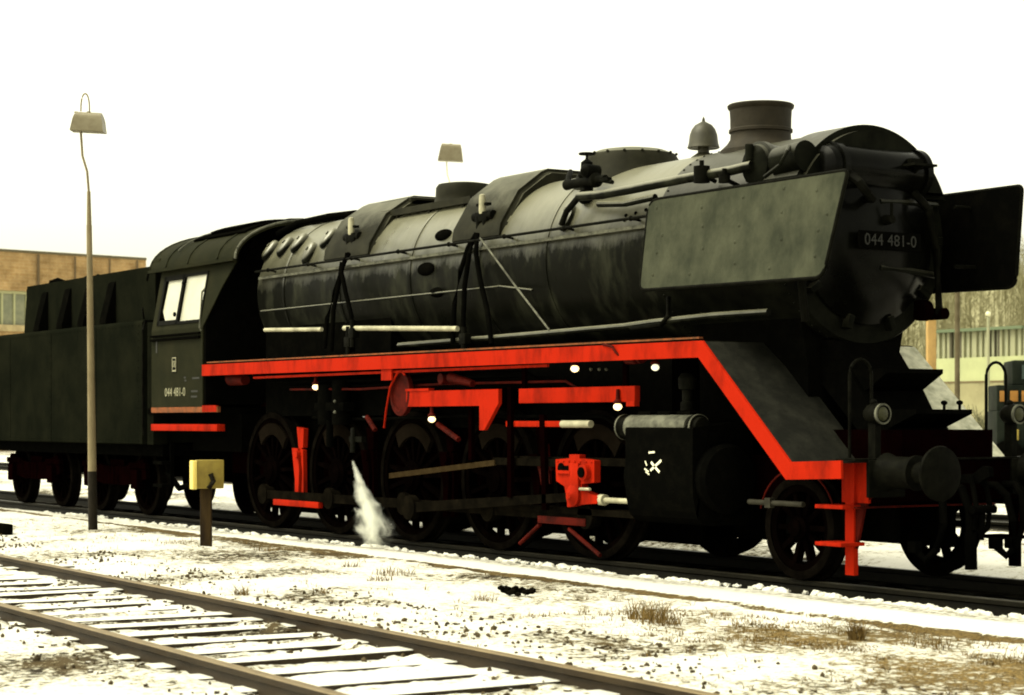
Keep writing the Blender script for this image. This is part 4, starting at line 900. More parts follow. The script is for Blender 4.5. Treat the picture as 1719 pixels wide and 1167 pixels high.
# ---- cab
CS = 1.2
zs, zt = 2.47, 3.27
def lean(z): return CS - 0.15 * max(0.0, (z - zs) / (zt - zs))
CX0, CX1 = -9.60, -7.98
cab = None
def lean_slab(mb, poly, sg, th=0.02):
    a = [mb.bm.verts.new(V(x, sg * lean(z), z)) for x, z in poly]; b = [mb.bm.verts.new(V(x, sg * (lean(z) - th), z)) for x, z in poly]; mb._close(a, b)
for sg in (1, -1):
    mb = MB()
    mb.box(CX0, CX1, sg * (CS - 0.02), sg * CS, 1.47, zs)
    wx0, wx1 = -9.44, -8.06
    tx0, tx1 = -9.60, -7.98
    lean_slab(mb, [(tx0, zs), (wx0, zs), (wx0, 3.18), (tx0, 3.18)], sg); lean_slab(mb, [(wx1, zs), (tx1, zs), (tx1, 3.18), (wx1, 3.18)], sg); lean_slab(mb, [(tx0, 3.18), (tx1, 3.18), (tx1, zt), (tx0, zt)], sg); lean_slab(mb, [(wx0, zs), (wx1, zs), (wx1, 2.535), (wx0, 2.535)], sg)
    side = part('cab_side', mb, M['cab'], LOCO, ang=20); cab = cab or side
    mb = MB()
    def fr(x0, x1, z0, z1, t=0.03):
        for q in ([(x0, z0), (x1, z0), (x1, z0 + t), (x0, z0 + t)], [(x0, z1 - t), (x1, z1 - t), (x1, z1), (x0, z1)], [(x0, z0), (x0 + t, z0), (x0 + t, z1), (x0, z1)], [(x1 - t, z0), (x1, z0), (x1, z1), (x1 - t, z1)]):
            a = [mb.bm.verts.new(V(x, sg * (lean(z) + 0.012), z)) for x, z in q]; b = [mb.bm.verts.new(V(x, sg * (lean(z) - 0.03), z)) for x, z in q]; mb._close(a, b)
    fr(wx0, -8.78, 2.535, 3.18, 0.06); fr(-8.80, wx1, 2.535, 3.18, 0.035)
    wf = part('cab_window', mb, M['iron'], side)
    mb = MB(); 
    for x0, x1 in ((-9.39, -8.83), (-8.77, -8.09)):
        q = [(x0, 2.56), (x1, 2.56), (x1, 3.155), (x0, 3.155)]
        if x0 < -9 and sg > 0: q = [(x0 + 0.16, 2.58), (x1, 2.56), (x1, 2.68), (x1 - 0.05, 2.72), (x1 + 0.0, 2.8), (x1, 3.08), (x1 - 0.05, 3.13), (x0 + 0.05, 3.12), (x0 + 0.02, 2.72), (x0 + 0.06, 2.68)]
        a = [mb.bm.verts.new(V(x, sg * (lean(z) - 0.018), z)) for x, z in q]; b = [mb.bm.verts.new(V(x, sg * (lean(z) - 0.023), z)) for x, z in q]; mb._close(a, b)
    part('pane', mb, M['pane'], wf)
    mb = MB(); mb.cyl(V(-8.80, sg * 1.21, 2.66), V(-8.80, sg * 1.23, 2.66), 0.03); mb.cyl(V(-8.74, sg * 1.12, 3.06), V(-8.74, sg * 1.14, 3.06), 0.02); islands('window_catch', mb, M['iron'], wf)
    mb = MB(); mb.box(CX0 + 0.02, CX1 - 0.05, sg * CS, sg * (CS + 0.035), 2.33, 2.36); mb.box(CX0 + 0.02, CX1 - 0.05, sg * CS, sg * (CS + 0.03), 2.385, 2.41); islands('sill_rail', mb, M['soot'], side)
    # emblem, number and small inscriptions
    ex, ez = P(293, 612, CS)
    mb = MB(); mb.prism(rounded([(ex - 0.075, ez - 0.105), (ex + 0.075, ez - 0.105), (ex + 0.075, ez + 0.105), (ex - 0.075, ez + 0.105)], 0.03), sg * (CS + 0.001), sg * (CS + 0.006))
    em = part('emblem', mb, M['iron'], side)
    mb = MB(); outer = rounded([(ex - 0.062, ez - 0.092), (ex + 0.062, ez - 0.092), (ex + 0.062, ez + 0.092), (ex - 0.062, ez + 0.092)], 0.025)
    q0, q1 = sg * (CS + 0.0065), sg * (CS + 0.009)
    for z0, z1 in ((-0.092, -0.07), (0.078, 0.092)): mb.box(ex - 0.062, ex + 0.062, q0, q1, ez + z0, ez + z1)
    for x0 in (-0.062, 0.05): mb.box(ex + x0, ex + x0 + 0.012, q0, q1, ez - 0.07, ez + 0.078)
    part('emblem_border', mb, M['letter'], em)
    rot = FACE_S if sg > 0 else Matrix.Rotation(math.pi, 4, 'Z') @ FACE_S
    text_part('lettering', 'DB', 0.12, Matrix.Translation(V(ex, sg * (CS + 0.008), ez)) @ rot, M['letter'], em, sx=0.58)
    nx_, nz_ = P(293, 659, CS)
    text_part('lettering', '044 481-0', 0.155, Matrix.Translation(V(nx_ + 0.02, sg * (CS + 0.003), nz_)) @ rot, M['letter'], side, sx=0.98)
    mb = MB()
    for px0, px1, py in ((321, 332, 657), (321, 331, 666), (309, 312, 634), (310, 313, 639), (323, 335, 635)):
        A, Bq = P(px0, py, CS), P(px1, py, CS); mb.box(A[0], Bq[0], sg * CS, sg * (CS + 0.003), A[1] - 0.012, A[1] + 0.012)
    A = P(262, 580, CS); mb.box(A[0], A[0] + 0.04, sg * CS, sg * (CS + 0.003), A[1] - 0.10, A[1] + 0.06); islands('inscription', mb, M['letterdim'], side)
    mb = MB(); mb.box(CX0, -7.98, sg * 1.16, sg * (CS + 0.005), 1.40, 1.468); mb.box(-7.975, -7.53, sg * 1.16, sg * (CS + 0.004), 1.40, 1.47); islands('cab_foot_angle', mb, M['reddirt'], side)
    mb = MB(); mb.box(-7.97, -7.55, sg * 1.18, sg * (CS + 0.01), 1.405, 1.485); mb.box(CX0, -7.53, sg * 1.1, sg * (CS + 0.01), 1.165, 1.25, bev=0.005); islands('cab_step_bar', mb, M['red'], side)
    mb = MB(); mb.tube([V(-7.93, sg * 1.24, 2.42), V(-7.93, sg * 1.26, 2.46), V(-7.90, sg * 1.24, 2.90), V(-7.90, sg * 1.2, 2.94)], 0.014, 8); part('grab_rail', mb, M['greyiron'], side)
    # slanting wing in front of the window
    mb = MB(); lean_slab(mb, [(-7.978, zs), (-7.60, 2.95), (-7.30, 3.25), (-7.978, 3.25)], sg, 0.015); part('cab_wing', mb, M['cab'], side)
# cab front wall, floor, roof
mb = MB(); mb.prism_x([(-1.18, 1.5), (1.18, 1.5), (1.18, zs), (1.04, zt), (0.8, 3.5), (0.4, 3.68), (0, 3.73), (-0.4, 3.68), (-0.8, 3.5), (-1.04, zt), (-1.18, zs)], -7.97, -7.93); part('cab_front', mb, M['soot'], LOCO)
mb = MB(); mb.box(-9.8, -7.97, -1.17, 1.17, 1.38, 1.46); mb.box(-9.4, -7.9, -0.7, 0.7, 0.9, 1.38); part('cab_floor', mb, M['soot'], LOCO)
arc = [(1.13 * math.cos(a) ** 1.0 if False else 1.12 * math.cos(a), 3.27 + 0.53 * math.sin(a)) for a in np.linspace(0, math.pi, 25)]
arci = [(1.09 * math.cos(a), 3.25 + 0.51 * math.sin(a)) for a in np.linspace(0, math.pi, 25)]
mb = MB(); mb.prism_x(arc + arci[::-1], -9.85, -7.2); roof = part('cab_roof', mb, M['cab'], LOCO)
mb = MB(); mb.tube([V(-7.2, s, z) for s, z in arc], 0.016, 8); part('front_rim', mb, M['greyiron'], roof); mb = MB(); mb.tube([V(-9.85, s, z) for s, z in arc], 0.015, 8); mb.box(-9.85, -7.2, 1.09, 1.15, 3.25, 3.285); part('roof_edge', mb, M['cab'], roof)
def roofarc(a0, a1, r0, r1): return [((1.12 + r1) * math.cos(a), 3.27 + (0.53 + r1) * math.sin(a)) for a in np.linspace(a0, a1, 15)] + [((1.12 + r0) * math.cos(a), 3.27 + (0.53 + r0) * math.sin(a)) for a in np.linspace(a1, a0, 15)]
for X in (-9.35, -8.65, -7.75):
    mb = MB(); mb.prism_x(roofarc(R(4), R(176), -0.004, 0.014), X, X + 0.05); part('roof_rib', mb, M['cab'], roof)
mb = MB(); mb.prism_x(roofarc(R(42), R(138), 0.0, 0.03), -9.05, -7.5); mb.prism_x(roofarc(R(50), R(130), 0.03, 0.07), -8.7, -7.9)
part('roof_hatch', mb, M['soot'], roof)
mb = MB(); mb.tube([V(-9.1, (1.12 + .02) * math.cos(a), 3.27 + 0.56 * math.sin(a)) for a in np.linspace(R(25), R(90), 10)], 0.012, 6); part('roof_drip', mb, M['greyiron'], roof)
va = [(0.72 * math.cos(a), 3.50 + 0.36 * math.sin(a)) for a in np.linspace(0, math.pi, 13)]
mb = MB(); mb.prism_x([(0.72, 3.3)] + va + [(-0.72, 3.3)], -9.1, -7.6)
part('roof_vent', mb, M['soot'], roof)
mb = MB(); mb.box(-9.82, -9.6, 0.85, 1.09, 3.28, 3.44, bev=0.02); part('roof_box', mb, M['cab'], roof)
# pipe run over the firebox crown
mb = MB(); mb.tube([V(-7.2, 0.55, 3.60), V(-6.9, 0.42, 3.72), V(-6.3, 0.30, 3.76), V(-5.8, 0.2, 3.76)], 0.035, 10); mb.box(-6.9, -6.4, -0.2, 0.25, 3.7, 3.78, bev=0.03); part('safety_valve', mb, M['soot'], boiler)

# ================================================================ tender
TEN = thing('tender', 'black coal and water tender coupled behind the locomotive cab', 'tender', V(-13, 0, 0))
mb = MB(); mb.prism_x(rounded([(-CS, 0.98), (CS, 0.98), (CS, 2.64), (-CS, 2.64)], [0.02, 0.02, 0.06, 0.06]), -17.2, -9.92)
for z in np.arange(1.02, 2.6, 0.09):
    for x in (-10.05,): mb.ball(V(x, CS, z), 0.010, sub=1)
for x in np.arange(-15.9, -10, 0.12):
    for z in (1.03, 2.57): mb.ball(V(x, CS, z), 0.010, sub=1)
tank = part('water_tank', mb, M['tender'], TEN)
mb = MB()
bs = 1.0
mb.prism([(-15.12, 2.64), (-14.98, 3.37), (-9.95, 3.37), (-9.95, 2.64)], bs - 0.03, bs); mb.prism([(-15.12, 2.64), (-14.98, 3.37), (-9.95, 3.37), (-9.95, 2.64)], -bs, -bs + 0.03)
mb.box(-15.1, -15.04, -bs + 0.03, bs - 0.03, 2.64, 3.33); mb.box(-9.99, -9.96, -bs + 0.03, bs - 0.03, 2.0, 3.3)
bunk = part('coal_bunker', mb, M['tender'], TEN)
for X in (-15.2, -13.4, -11.6):
    mb = MB(); mb.box(X - 0.04, X + 0.04, CS, CS + 0.005, 1.0, 2.58)
    for z in np.arange(1.05, 2.55, 0.10): mb.ball(V(X - 0.025, CS + 0.005, z), 0.008, sub=1); mb.ball(V(X + 0.025, CS + 0.005, z), 0.008, sub=1)
    part('butt_strip', mb, M['tender'], tank)
mb = MB()
for px in (77, 116, 152, 190):
    x = P(px, 520, bs)[0]
    mb.prism_x([(bs, 2.645), (bs + 0.15, 2.645), (bs + 0.15, 2.70), (bs + 0.02, 3.22), (bs, 3.24)], x - 0.13, x + 0.10)
islands('bunker_gusset', mb, M['soot'], bunk)
mb = MB()
rc = random.Random(5)
for k in range(260): mb.ball(V(rc.uniform(-14.8, -10.1), rc.uniform(-0.9, 0.9), 3.14 + rc.uniform(-0.05, 0.14) + 0.12 * math.sin(rc.random() * 3)), rc.uniform(0.07, 0.14), rc.uniform(0.7, 1.3), rc.uniform(0.7, 1.3), rc.uniform(0.6, 1), 1)
coal = part('coal_load', mb, M['soot'], TEN, ang=None); coal['kind'] = 'stuff'
mb = MB(); mb.box(-14.9, -10.05, -0.96, 0.96, 2.7, 3.05); part('bunker_floor', mb, M['soot'], TEN)
mb = MB(); mb.box(-9.92, -9.72, -1.1, 1.1, 1.0, 2.4); mb.box(-9.86, -9.66, CS - 0.25, CS - 0.05, 0.98, 2.60); part('front_plate', mb, M['tender'], TEN)
mb = MB(); mb.tube([V(-9.80, 1.22, 1.1), V(-9.80, 1.24, 1.2), V(-9.80, 1.24, 2.5), V(-9.80, 1.2, 2.62)], 0.016, 8); mb.tube([V(-10.1, 1.1, 2.66), V(-10.0, 1.16, 2.76), V(-9.95, 1.18, 2.80)], 0.012, 6); part('handrail', mb, M['iron'], TEN)
mb = MB(); mb.box(-17.1, -9.7, -1.0, 1.0, 0.82, 0.98); mb.box(-16.9, -9.8, -0.45, 0.45, 0.62, 0.82); part('underframe', mb, M['soot'], TEN)
tw = wheel('tender_wheel', 0.46, 10, False); firstw = True
for bc in (-11.55, -14.85):
    bogie = MB(); x0, x1 = bc - 1.15, bc + 1.15
    for sg in (1, -1):
        q = sg * 0.92
        bogie.prism([(x0, 0.62), (x0 + 0.1, 0.78), (bc - 0.4, 0.66), (bc + 0.4, 0.66), (x1 - 0.1, 0.78), (x1, 0.62), (x1, 0.5), (bc + 0.4, 0.40), (bc - 0.4, 0.40), (x0, 0.5)], q - 0.03, q + 0.03)
        for xa in (bc - 0.88, bc + 0.88): bogie.box(xa - 0.11, xa + 0.11, q - 0.05, q + 0.10, 0.36, 0.62, bev=0.02); bogie.box(xa - 0.30, xa + 0.30, q - 0.02, q + 0.05, 0.64, 0.72, bev=0.01)
        for k in (-0.15, 0, 0.15): bogie.cyl(V(bc + k, q, 0.42), V(bc + k, q, 0.66), 0.05)
    bogie.box(bc - 0.25, bc + 0.25, -0.9, 0.9, 0.5, 0.75)
    bg_ = part('bogie', bogie, M['darkred'], TEN)
    for xa in (bc - 0.88, bc + 0.88):
        for sg in (1, -1):
            o = tw if firstw else copy_tree(tw, bg_); firstw = False
            o.parent = bg_; o.location = V(xa, sg * 0.755, 0.46) - org(bg_); o.rotation_euler = (0, 0, 0 if sg > 0 else math.pi)
# ladder irons and pipes between tender and cab
mb = MB(); mb.box(-9.75, -9.45, 0.95, 1.12, 0.42, 0.46); mb.box(-9.75, -9.45, 0.95, 1.12, 0.72, 0.76); mb.box(-9.47, -9.44, 0.95, 1.0, 0.42, 1.0); mb.tube([V(-10.0, 0.8, 0.6), V(-9.5, 0.85, 0.4), V(-9.0, 0.8, 0.5), V(-8.7, 0.7, 0.8)], 0.04, 8); part('tender_step', mb, M['soot'], TEN)

# ================================================================ steam jet by the injector overflow
def steam():
    a = PV(592, 774, 1.08); b = PV(634, 908, 1.20); L = (b - a).length
    mb = MB(); bm = mb.bm; rs = random.Random(4); n = 15
    rings = []
    for i in range(n):
        t = i / (n - 1); r = 0.03 + 0.27 * t
        rings.append([bm.verts.new((math.cos(q) * r, math.sin(q) * r, t * L)) for q in np.linspace(0, 2 * math.pi, 25)[:-1]])
    fs = []
    for i in range(n - 1):
        for k in range(24): fs.append(bm.faces.new((rings[i][k], rings[i][(k + 1) % 24], rings[i + 1][(k + 1) % 24], rings[i + 1][k])))
    fs += [bm.faces.new(rings[0]), bm.faces.new(rings[-1])]; bmesh.ops.recalc_face_normals(bm, faces=fs)
    m = bpy.data.materials.new('steam'); m.use_nodes = True; nn = m.node_tree.nodes; l = m.node_tree.links; nn.clear()
    def mt(op, *v):
        x = nn.new('ShaderNodeMath'); x.operation = op
        for i, q in enumerate(v):
            if isinstance(q, (int, float)): x.inputs[i].default_value = q
            else: l.new(q, x.inputs[i])
        return x.outputs[0]
    o = nn.new('ShaderNodeOutputMaterial'); v = nn.new('ShaderNodeVolumePrincipled'); v.inputs['Color'].default_value = (0.96, 0.97, 0.90, 1); v.inputs['Anisotropy'].default_value = 0.1
    tc = nn.new('ShaderNodeTexCoord'); sp = nn.new('ShaderNodeSeparateXYZ'); l.new(tc.outputs['Object'], sp.inputs[0])
    nz = nn.new('ShaderNodeTexNoise'); nz.inputs['Scale'].default_value = 8; nz.inputs['Detail'].default_value = 6; nz.inputs['Roughness'].default_value = 0.6; nz.inputs['Distortion'].default_value = 0.6
    mp = nn.new('ShaderNodeMapping'); mp.inputs['Scale'].default_value = (1, 1, 0.55); l.new(tc.outputs['Object'], mp.inputs['Vector']); l.new(mp.outputs[0], nz.inputs['Vector'])
    t = mt('DIVIDE', sp.outputs['Z'], L); rad = mt('SQRT', mt('ADD', mt('MULTIPLY', sp.outputs['X'], sp.outputs['X']), mt('MULTIPLY', sp.outputs['Y'], sp.outputs['Y'])))
    rr = mt('ADD', mt('MULTIPLY', t, 0.27), 0.03); q = mt('DIVIDE', rad, rr)
    nzv = mt('MULTIPLY', mt('SUBTRACT', nz.outputs['Fac'], 0.5), mt('ADD', mt('MULTIPLY', t, 2.0), 0.6))
    d = mt('SUBTRACT', mt('ADD', 0.62, nzv), q); d = mt('MAXIMUM', d, 0.0); d = mt('MULTIPLY', d, mt('ADD', mt('MULTIPLY', d, 1.6), 0.25))
    tail = mt('SUBTRACT', 1.0, mt('MULTIPLY', t, 0.86))
    l.new(mt('MULTIPLY', mt('MULTIPLY', d, tail), 70.0), v.inputs['Density']); l.new(v.outputs[0], o.inputs['Volume'])
    me = bpy.data.meshes.new('steam_jet'); bm.to_mesh(me); bm.free(); me.materials.append(m)
    s = bpy.data.objects.new('steam_jet', me); C.objects.link(s); s.location = a; s.rotation_euler = (b - a).to_track_quat('Z', 'Y').to_euler()
    tag(s, 'jet of white steam blowing down to the rail from beneath the locomotive', 'steam')
steam()

# ================================================================ lamp posts
def lamp_shade_mesh(L, w_, h):
    """long trough shaped shade with rounded top and sloping ends"""
    mb = MB(); sec = rounded([(-w_ / 2, -h / 2), (w_ / 2, -h / 2), (w_ * 0.44, h / 2), (-w_ * 0.44, h / 2)], [0.01, 0.01, 0.10, 0.10])
    a = [mb.bm.verts.new((L / 2 * (1 - 0.26 * max(0.0, (z + h / 2) / h) ** 1.6), y, z)) for y, z in sec]; b = [mb.bm.verts.new((-L / 2 * (1 - 0.26 * max(0.0, (z + h / 2) / h) ** 1.6), y, z)) for y, z in sec]; mb._close(a, b); return mb
def lamp_post(label, base, top_z, rad, yaw, L, H, lean_top=(0, 0), loop=True, foot=True, group=None, pole='pole'):
    t = thing('lamp_post', label, 'lamp post', base, group); bx_, by_, bz_ = base
    Bv = Vector(base); Tv = Vector((bx_ + lean_top[0], by_ + lean_top[1], top_z - 0.75))
    mb = MB(); mb.tube([Bv + (Tv - Bv) * k for k in (0.17 if foot else 0.0, 0.5, 0.9)] , rad, 16, r1=rad * 0.62); mb.tube([Bv + (Tv - Bv) * k for k in (0.88, 1.0)], rad * 0.6, 12, r1=0.022)
    part('pole', mb, M[pole], t)
    if foot: mb = MB(); mb.tube([Bv + Vector((0, 0, -0.3)), Bv, Bv + (Tv - Bv) * 0.175], rad * 1.12, 16, r1=rad * 1.04); part('pole_foot', mb, M['poledark'], t)
    u = Vector((math.cos(TH), math.sin(TH), 0))        # along the shade, across the view
    mb = MB(); mb.tube([Tv, Tv - u * 0.02 + Vector((0, 0, 0.25)), Tv - u * 0.08 + Vector((0, 0, 0.45)), Tv - u * 0.10 + Vector((0, 0, 0.75))], 0.016, 8); arm = part('swan_neck', mb, M[pole], t)
    c = Tv + u * 0.0 + Vector((0, 0, 0.75 + H / 2))
    mb = lamp_shade_mesh(L, 0.24, H); bmesh.ops.transform(mb.bm, matrix=Matrix.Translation(c) @ Matrix.Rotation(yaw, 4, 'Z') @ Matrix.Rotation(R(3), 4, 'Y'), verts=mb.bm.verts); sh = part('lamp_shade', mb, M['shade'], t)
    mb = MB(); e = Matrix.Translation(c) @ Matrix.Rotation(yaw, 4, 'Z')
    mb.lathe([(0.02, 0), (0.03, 0.02), (0.0, 0.025)], e @ Vector((-0.16, 0, H / 2 - 0.01)), 'z', 8); mb.lathe([(0.02, 0), (0.03, 0.02), (0.0, 0.025)], e @ Vector((0.0, 0, H / 2 - 0.01)), 'z', 8); part('shade_boss', mb, M['shade'], sh)
    if loop:
        k = c + Vector((0, 0, H / 2)); mb = MB()
        mb.tube([k - u * 0.10 + u * 0.055 * (1 - math.cos(q)) + Vector((0, 0, 0.24 * math.sin(q) ** 0.7)) for q in np.linspace(0.02, math.pi - 0.02, 15)], 0.010, 8); part('hanging_loop', mb, M['pole'], t)
    return t
gx_, gs_ = G(156, 891, -0.10)
d1 = 3390 / (FPX / ((CAM_X - gx_) * math.sin(TH) + (CAM_S - gs_) * math.cos(TH)))   # distance along the view
ztop = ZB(222, d1)
ux, uy = math.cos(TH), math.sin(TH)
lamp_post('tall tapering lamp post with a small hooded shade standing beside the tender', (gx_, -gs_, -0.10), ztop, 0.055, TH, 56 / FPX * d1, 33 / FPX * d1, group='hooded yard lamp posts', lean_top=(-7 / FPX * d1 * ux, -7 / FPX * d1 * uy))
b2 = B(757, 45, 0)
lamp_post('pale lamp post behind the boiler, only its hooded shade clear above the domes', (b2[0], -b2[1], -0.1), ZB(271, 45), 0.05, TH, 42 / FPX * 45, 29 / FPX * 45, (0, 0), loop=False, foot=False, pole='palepole', group='hooded yard lamp posts')

# yellow marker on a wooden post
mx_, ms_ = G(346, 921, -0.10)
dm = (CAM_X - mx_) * math.sin(TH) + (CAM_S - ms_) * math.cos(TH)
mk = thing('marker_post', 'short stained wooden post carrying a yellow box beside the track', 'marker post', (mx_, -ms_, -0.10))
zt_ = ZB(795, dm)
mb = MB(); mb.box(mx_ - 0.06, mx_ + 0.06, ms_ - 0.055, ms_ + 0.055, -0.4, zt_ - 0.02, bev=0.012); bmesh.ops.transform(mb.bm, matrix=Matrix.Translation((mx_, -ms_, 0)) @ Matrix.Rotation(TH, 4, 'Z') @ Matrix.Translation((-mx_, ms_, 0)), verts=mb.bm.verts); part('post', mb, M['wood'], mk)
mb = MB(); k = dm / FPX; yw = TH + R(22)
m4 = Matrix.Translation((mx_, -ms_, ZB(797, dm))) @ Matrix.Rotation(yw, 4, 'Z')
mb.box(-19 * k, 27 * k, -0.02, 0.10, -23 * k, 25 * k, M=m4, bev=0.012); bx_ = part('signal_box', mb, M['yellow'], mk)
mb = MB(); mb.box(-27 * k, -19.5 * k, -0.035, 0.12, -24 * k, 24 * k, M=m4, bev=0.01); part('box_left_face', mb, material('pale yellow face', (0.80, 0.63, 0.16), 0.5, 0.3), bx_)  # paler slab forming the left face of the box
mb = MB(); mb.tube([m4 @ Vector((0.0, -0.12, -23 * k)), m4 @ Vector((0.05, -0.13, -10 * k)), m4 @ Vector((0.02, -0.12, 2 * k))], 0.03, 8); mb.box(-0.05, 0.10, -0.14, -0.02, -24 * k, -14 * k, M=m4, bev=0.01); part('post_cap', mb, M['poledark'], mk)

# ================================================================ loose stones, dry grass
def hground(X, s): return float(ground_h(np.array([X]), np.array([s]))[0])
def stones(n, name):
    mb = bmesh.new(); ico = bmesh.new(); bmesh.ops.create_icosphere(ico, subdivisions=1, radius=1.0)
    vs0 = np.array([v.co for v in ico.verts]); fs0 = [[v.index for v in f.verts] for f in ico.faces]; ico.free()
    V_, F_ = [], []; r = np.random.default_rng(12); k = 0
    Xs = r.uniform(-9, 11, n * 3); ts = r.uniform(-2.2, 1.4, n * 3)
    ss = SID_S0 + SID_K * Xs + ts
    clump = fbm(Xs * 1.1, ss * 1.1, 83, 3)
    keep = (clump > r.uniform(0.30, 0.68, n * 3)) & (np.abs(np.abs(ts) - 0.7525) > 0.05)
    # bare gaps between sleepers
    Xs, ss = Xs[keep][:n], ss[keep][:n]; hs = ground_h(Xs, ss)
    for X, s, h in zip(Xs, ss, hs):
        q = r.normal(size=3); q /= np.linalg.norm(q); sz = r.uniform(0.007, 0.019)
        sc = sz * r.uniform(0.6, 1.3, 3); a = r.uniform(0, 6.28); c_, s_ = math.cos(a), math.sin(a)
        p = vs0 * sc * (1 + 0.25 * r.normal(size=(len(vs0), 1))); p = np.stack([p[:, 0] * c_ - p[:, 1] * s_, p[:, 0] * s_ + p[:, 1] * c_, p[:, 2]], 1)
        base = len(V_) * len(vs0); V_.append(p + (X, -s, h + sz * 0.25)); F_ += [[base + i for i in f] for f in fs0]
    me = bpy.data.meshes.new(name); me.from_pydata(np.concatenate(V_).tolist(), [], F_); me.update()
    o = bpy.data.objects.new(name, me); C.objects.link(o); me.materials.append(material('ballast stone', (0.030, 0.022, 0.012), 0.85, 0.05, 0.0, (0.085, 0.064, 0.036), 20, (0.35, 0.65), snow=(1.33, 9)))
    return o
tag(stones(3000, 'ballast_stones'), 'dark ballast stones poking through the snow around the siding', 'stones', kind='stuff')
def grass(name, spots, mat):
    V_, F_ = [], []; r = np.random.default_rng(31)
    for X, s, n, rad, hgt in spots:
        for k in range(n):
            a = r.uniform(0, 6.28); d = rad * math.sqrt(r.random()); x, q = X + d * math.cos(a), s + d * math.sin(a)
            V_.append((x, q, hgt * r.uniform(0.5, 1.2), r.uniform(0, 6.28), r.uniform(0.2, 1.1)))
    A = np.array(V_); hs = ground_h(A[:, 0], A[:, 1]); pts, fc = [], []
    for (x, q, h, a, ln), z in zip(A, hs):
        w_ = 0.0035; ca, sa = math.cos(a), math.sin(a); b = len(pts)
        for t, ww in ((0, 1.0), (0.55, 0.8), (1.0, 0.15)):
            off = ln * h * t * t; px_, py_ = x + ca * off, -q + sa * off; pz = z - 0.01 + h * t * (1 - 0.25 * ln * t)
            pts += [(px_ - sa * w_ * ww, py_ + ca * w_ * ww, pz), (px_ + sa * w_ * ww, py_ - ca * w_ * ww, pz)]
        fc += [(b, b + 1, b + 3, b + 2), (b + 2, b + 3, b + 5, b + 4)]
    me = bpy.data.meshes.new(name); me.from_pydata(pts, [], fc); me.update(); me.materials.append(mat)
    o = bpy.data.objects.new(name, me); C.objects.link(o); return o
spots = []; r = np.random.default_rng(77)
for k in range(1900):
    X = r.normal(6.0, 1.5); s = 3.15 + 0.10 * (X - 5.6) + r.normal(0, 0.50)
    if s < edge_s(X) + 0.05 or abs(sid_t(X, s)) < 1.0: continue
    if fbm(np.array([X * 1.8]), np.array([s * 2.6]), 67, 3)[0] < 0.52: continue
    spots.append((X, s, int(r.integers(4, 12)), r.uniform(0.03, 0.11), r.uniform(0.014, 0.045)))
for px, py, n, rad, h in ((405, 1003, 60, 0.06, 0.10), (445, 925, 60, 0.15, 0.07), (300, 915, 60, 0.2, 0.06), (660, 965, 90, 0.20, 0.08), (640, 975, 50, 0.1, 0.07), (590, 953, 40, 0.1, 0.07), (1090, 1040, 160, 0.16, 0.16), (1110, 1050, 90, 0.14, 0.12), (815, 1005, 50, 0.10, 0.07), (540, 998, 50, 0.08, 0.06), (900, 1035, 40, 0.1, 0.05), (1560, 1085, 80, 0.2, 0.08), (1440, 1075, 110, 0.06, 0.16), (950, 945, 45, 0.05, 0.12)):
    X, s = G(px, py, -0.09); spots.append((X, s, n, rad, h))
for k in range(420):
    X = r.uniform(-12, 9); s = r.uniform(edge_s(X) + 0.1, SID_S0 + SID_K * X - 1.1)
    spots.append((X, s, int(r.integers(3, 9)), r.uniform(0.02, 0.09), r.uniform(0.02, 0.06)))
M['straw'] = material('dry straw', (0.19, 0.125, 0.042), 0.8, 0.05, 0.0, (0.07, 0.046, 0.017), 7, (0.35, 0.65))
tag(grass('dry_grass', spots, M['straw']), 'clumps of dry brown grass standing through the snow by the path', 'grass', kind='stuff')
# two things lying in the snow
X, s = G(5, 895, -0.08); mb = MB(); mb.box(X - 0.9, X + 0.09, s - 0.10, s + 0.10, -0.12, 0.03, bev=0.02); o = part('timber_baulk', mb, M['sleeperdark'], None, own=V(X, s, -0.1)); tag(o, 'end of a dark timber lying in the snow at the left edge', 'timber')
X, s = G(865, 998, -0.08); mb = MB(); rr = random.Random(9)
for k in range(26): mb.ball(V(X + rr.uniform(-0.16, 0.16), s + rr.uniform(-0.07, 0.07), -0.07 + rr.uniform(0, 0.04)), rr.uniform(0.02, 0.04), rr.uniform(0.7, 1.4), 1, 0.7, 1)
o = part('clinker_heap', mb, M['sleeperdark'], None, own=V(X, s, -0.09), ang=None); tag(o, 'small heap of black clinker on the snow below the cylinder', 'clinker heap')
# snow lumps shovelled along the dark track edge
def lump_row(n):
    rr = random.Random(15); mb = MB()
    for k in range(n):
        X = rr.uniform(-14, 6.5); s = 1.02 + 0.06 * math.sin(X * 1.7) + rr.uniform(-0.07, 0.07); mb.ball(V(X, s, -0.085), rr.uniform(0.015, 0.05), rr.uniform(0.8, 2.0), 0.9, 0.7, 2)
    for f in mb.bm.verts: f.co += Vector((rr.uniform(-1, 1), rr.uniform(-1, 1), rr.uniform(-1, 1))) * 0.009
    return mb
o = part('snow_lumps', lump_row(420), material('lumpy snow', SNOW, 0.85, 0.1, 0.0, (0.27, 0.255, 0.20), 12, (0.45, 0.75), 0.3, 30), None, ang=None); tag(o, 'ragged row of shovelled snow lumps along the edge of the dark track', 'snow', kind='stuff')

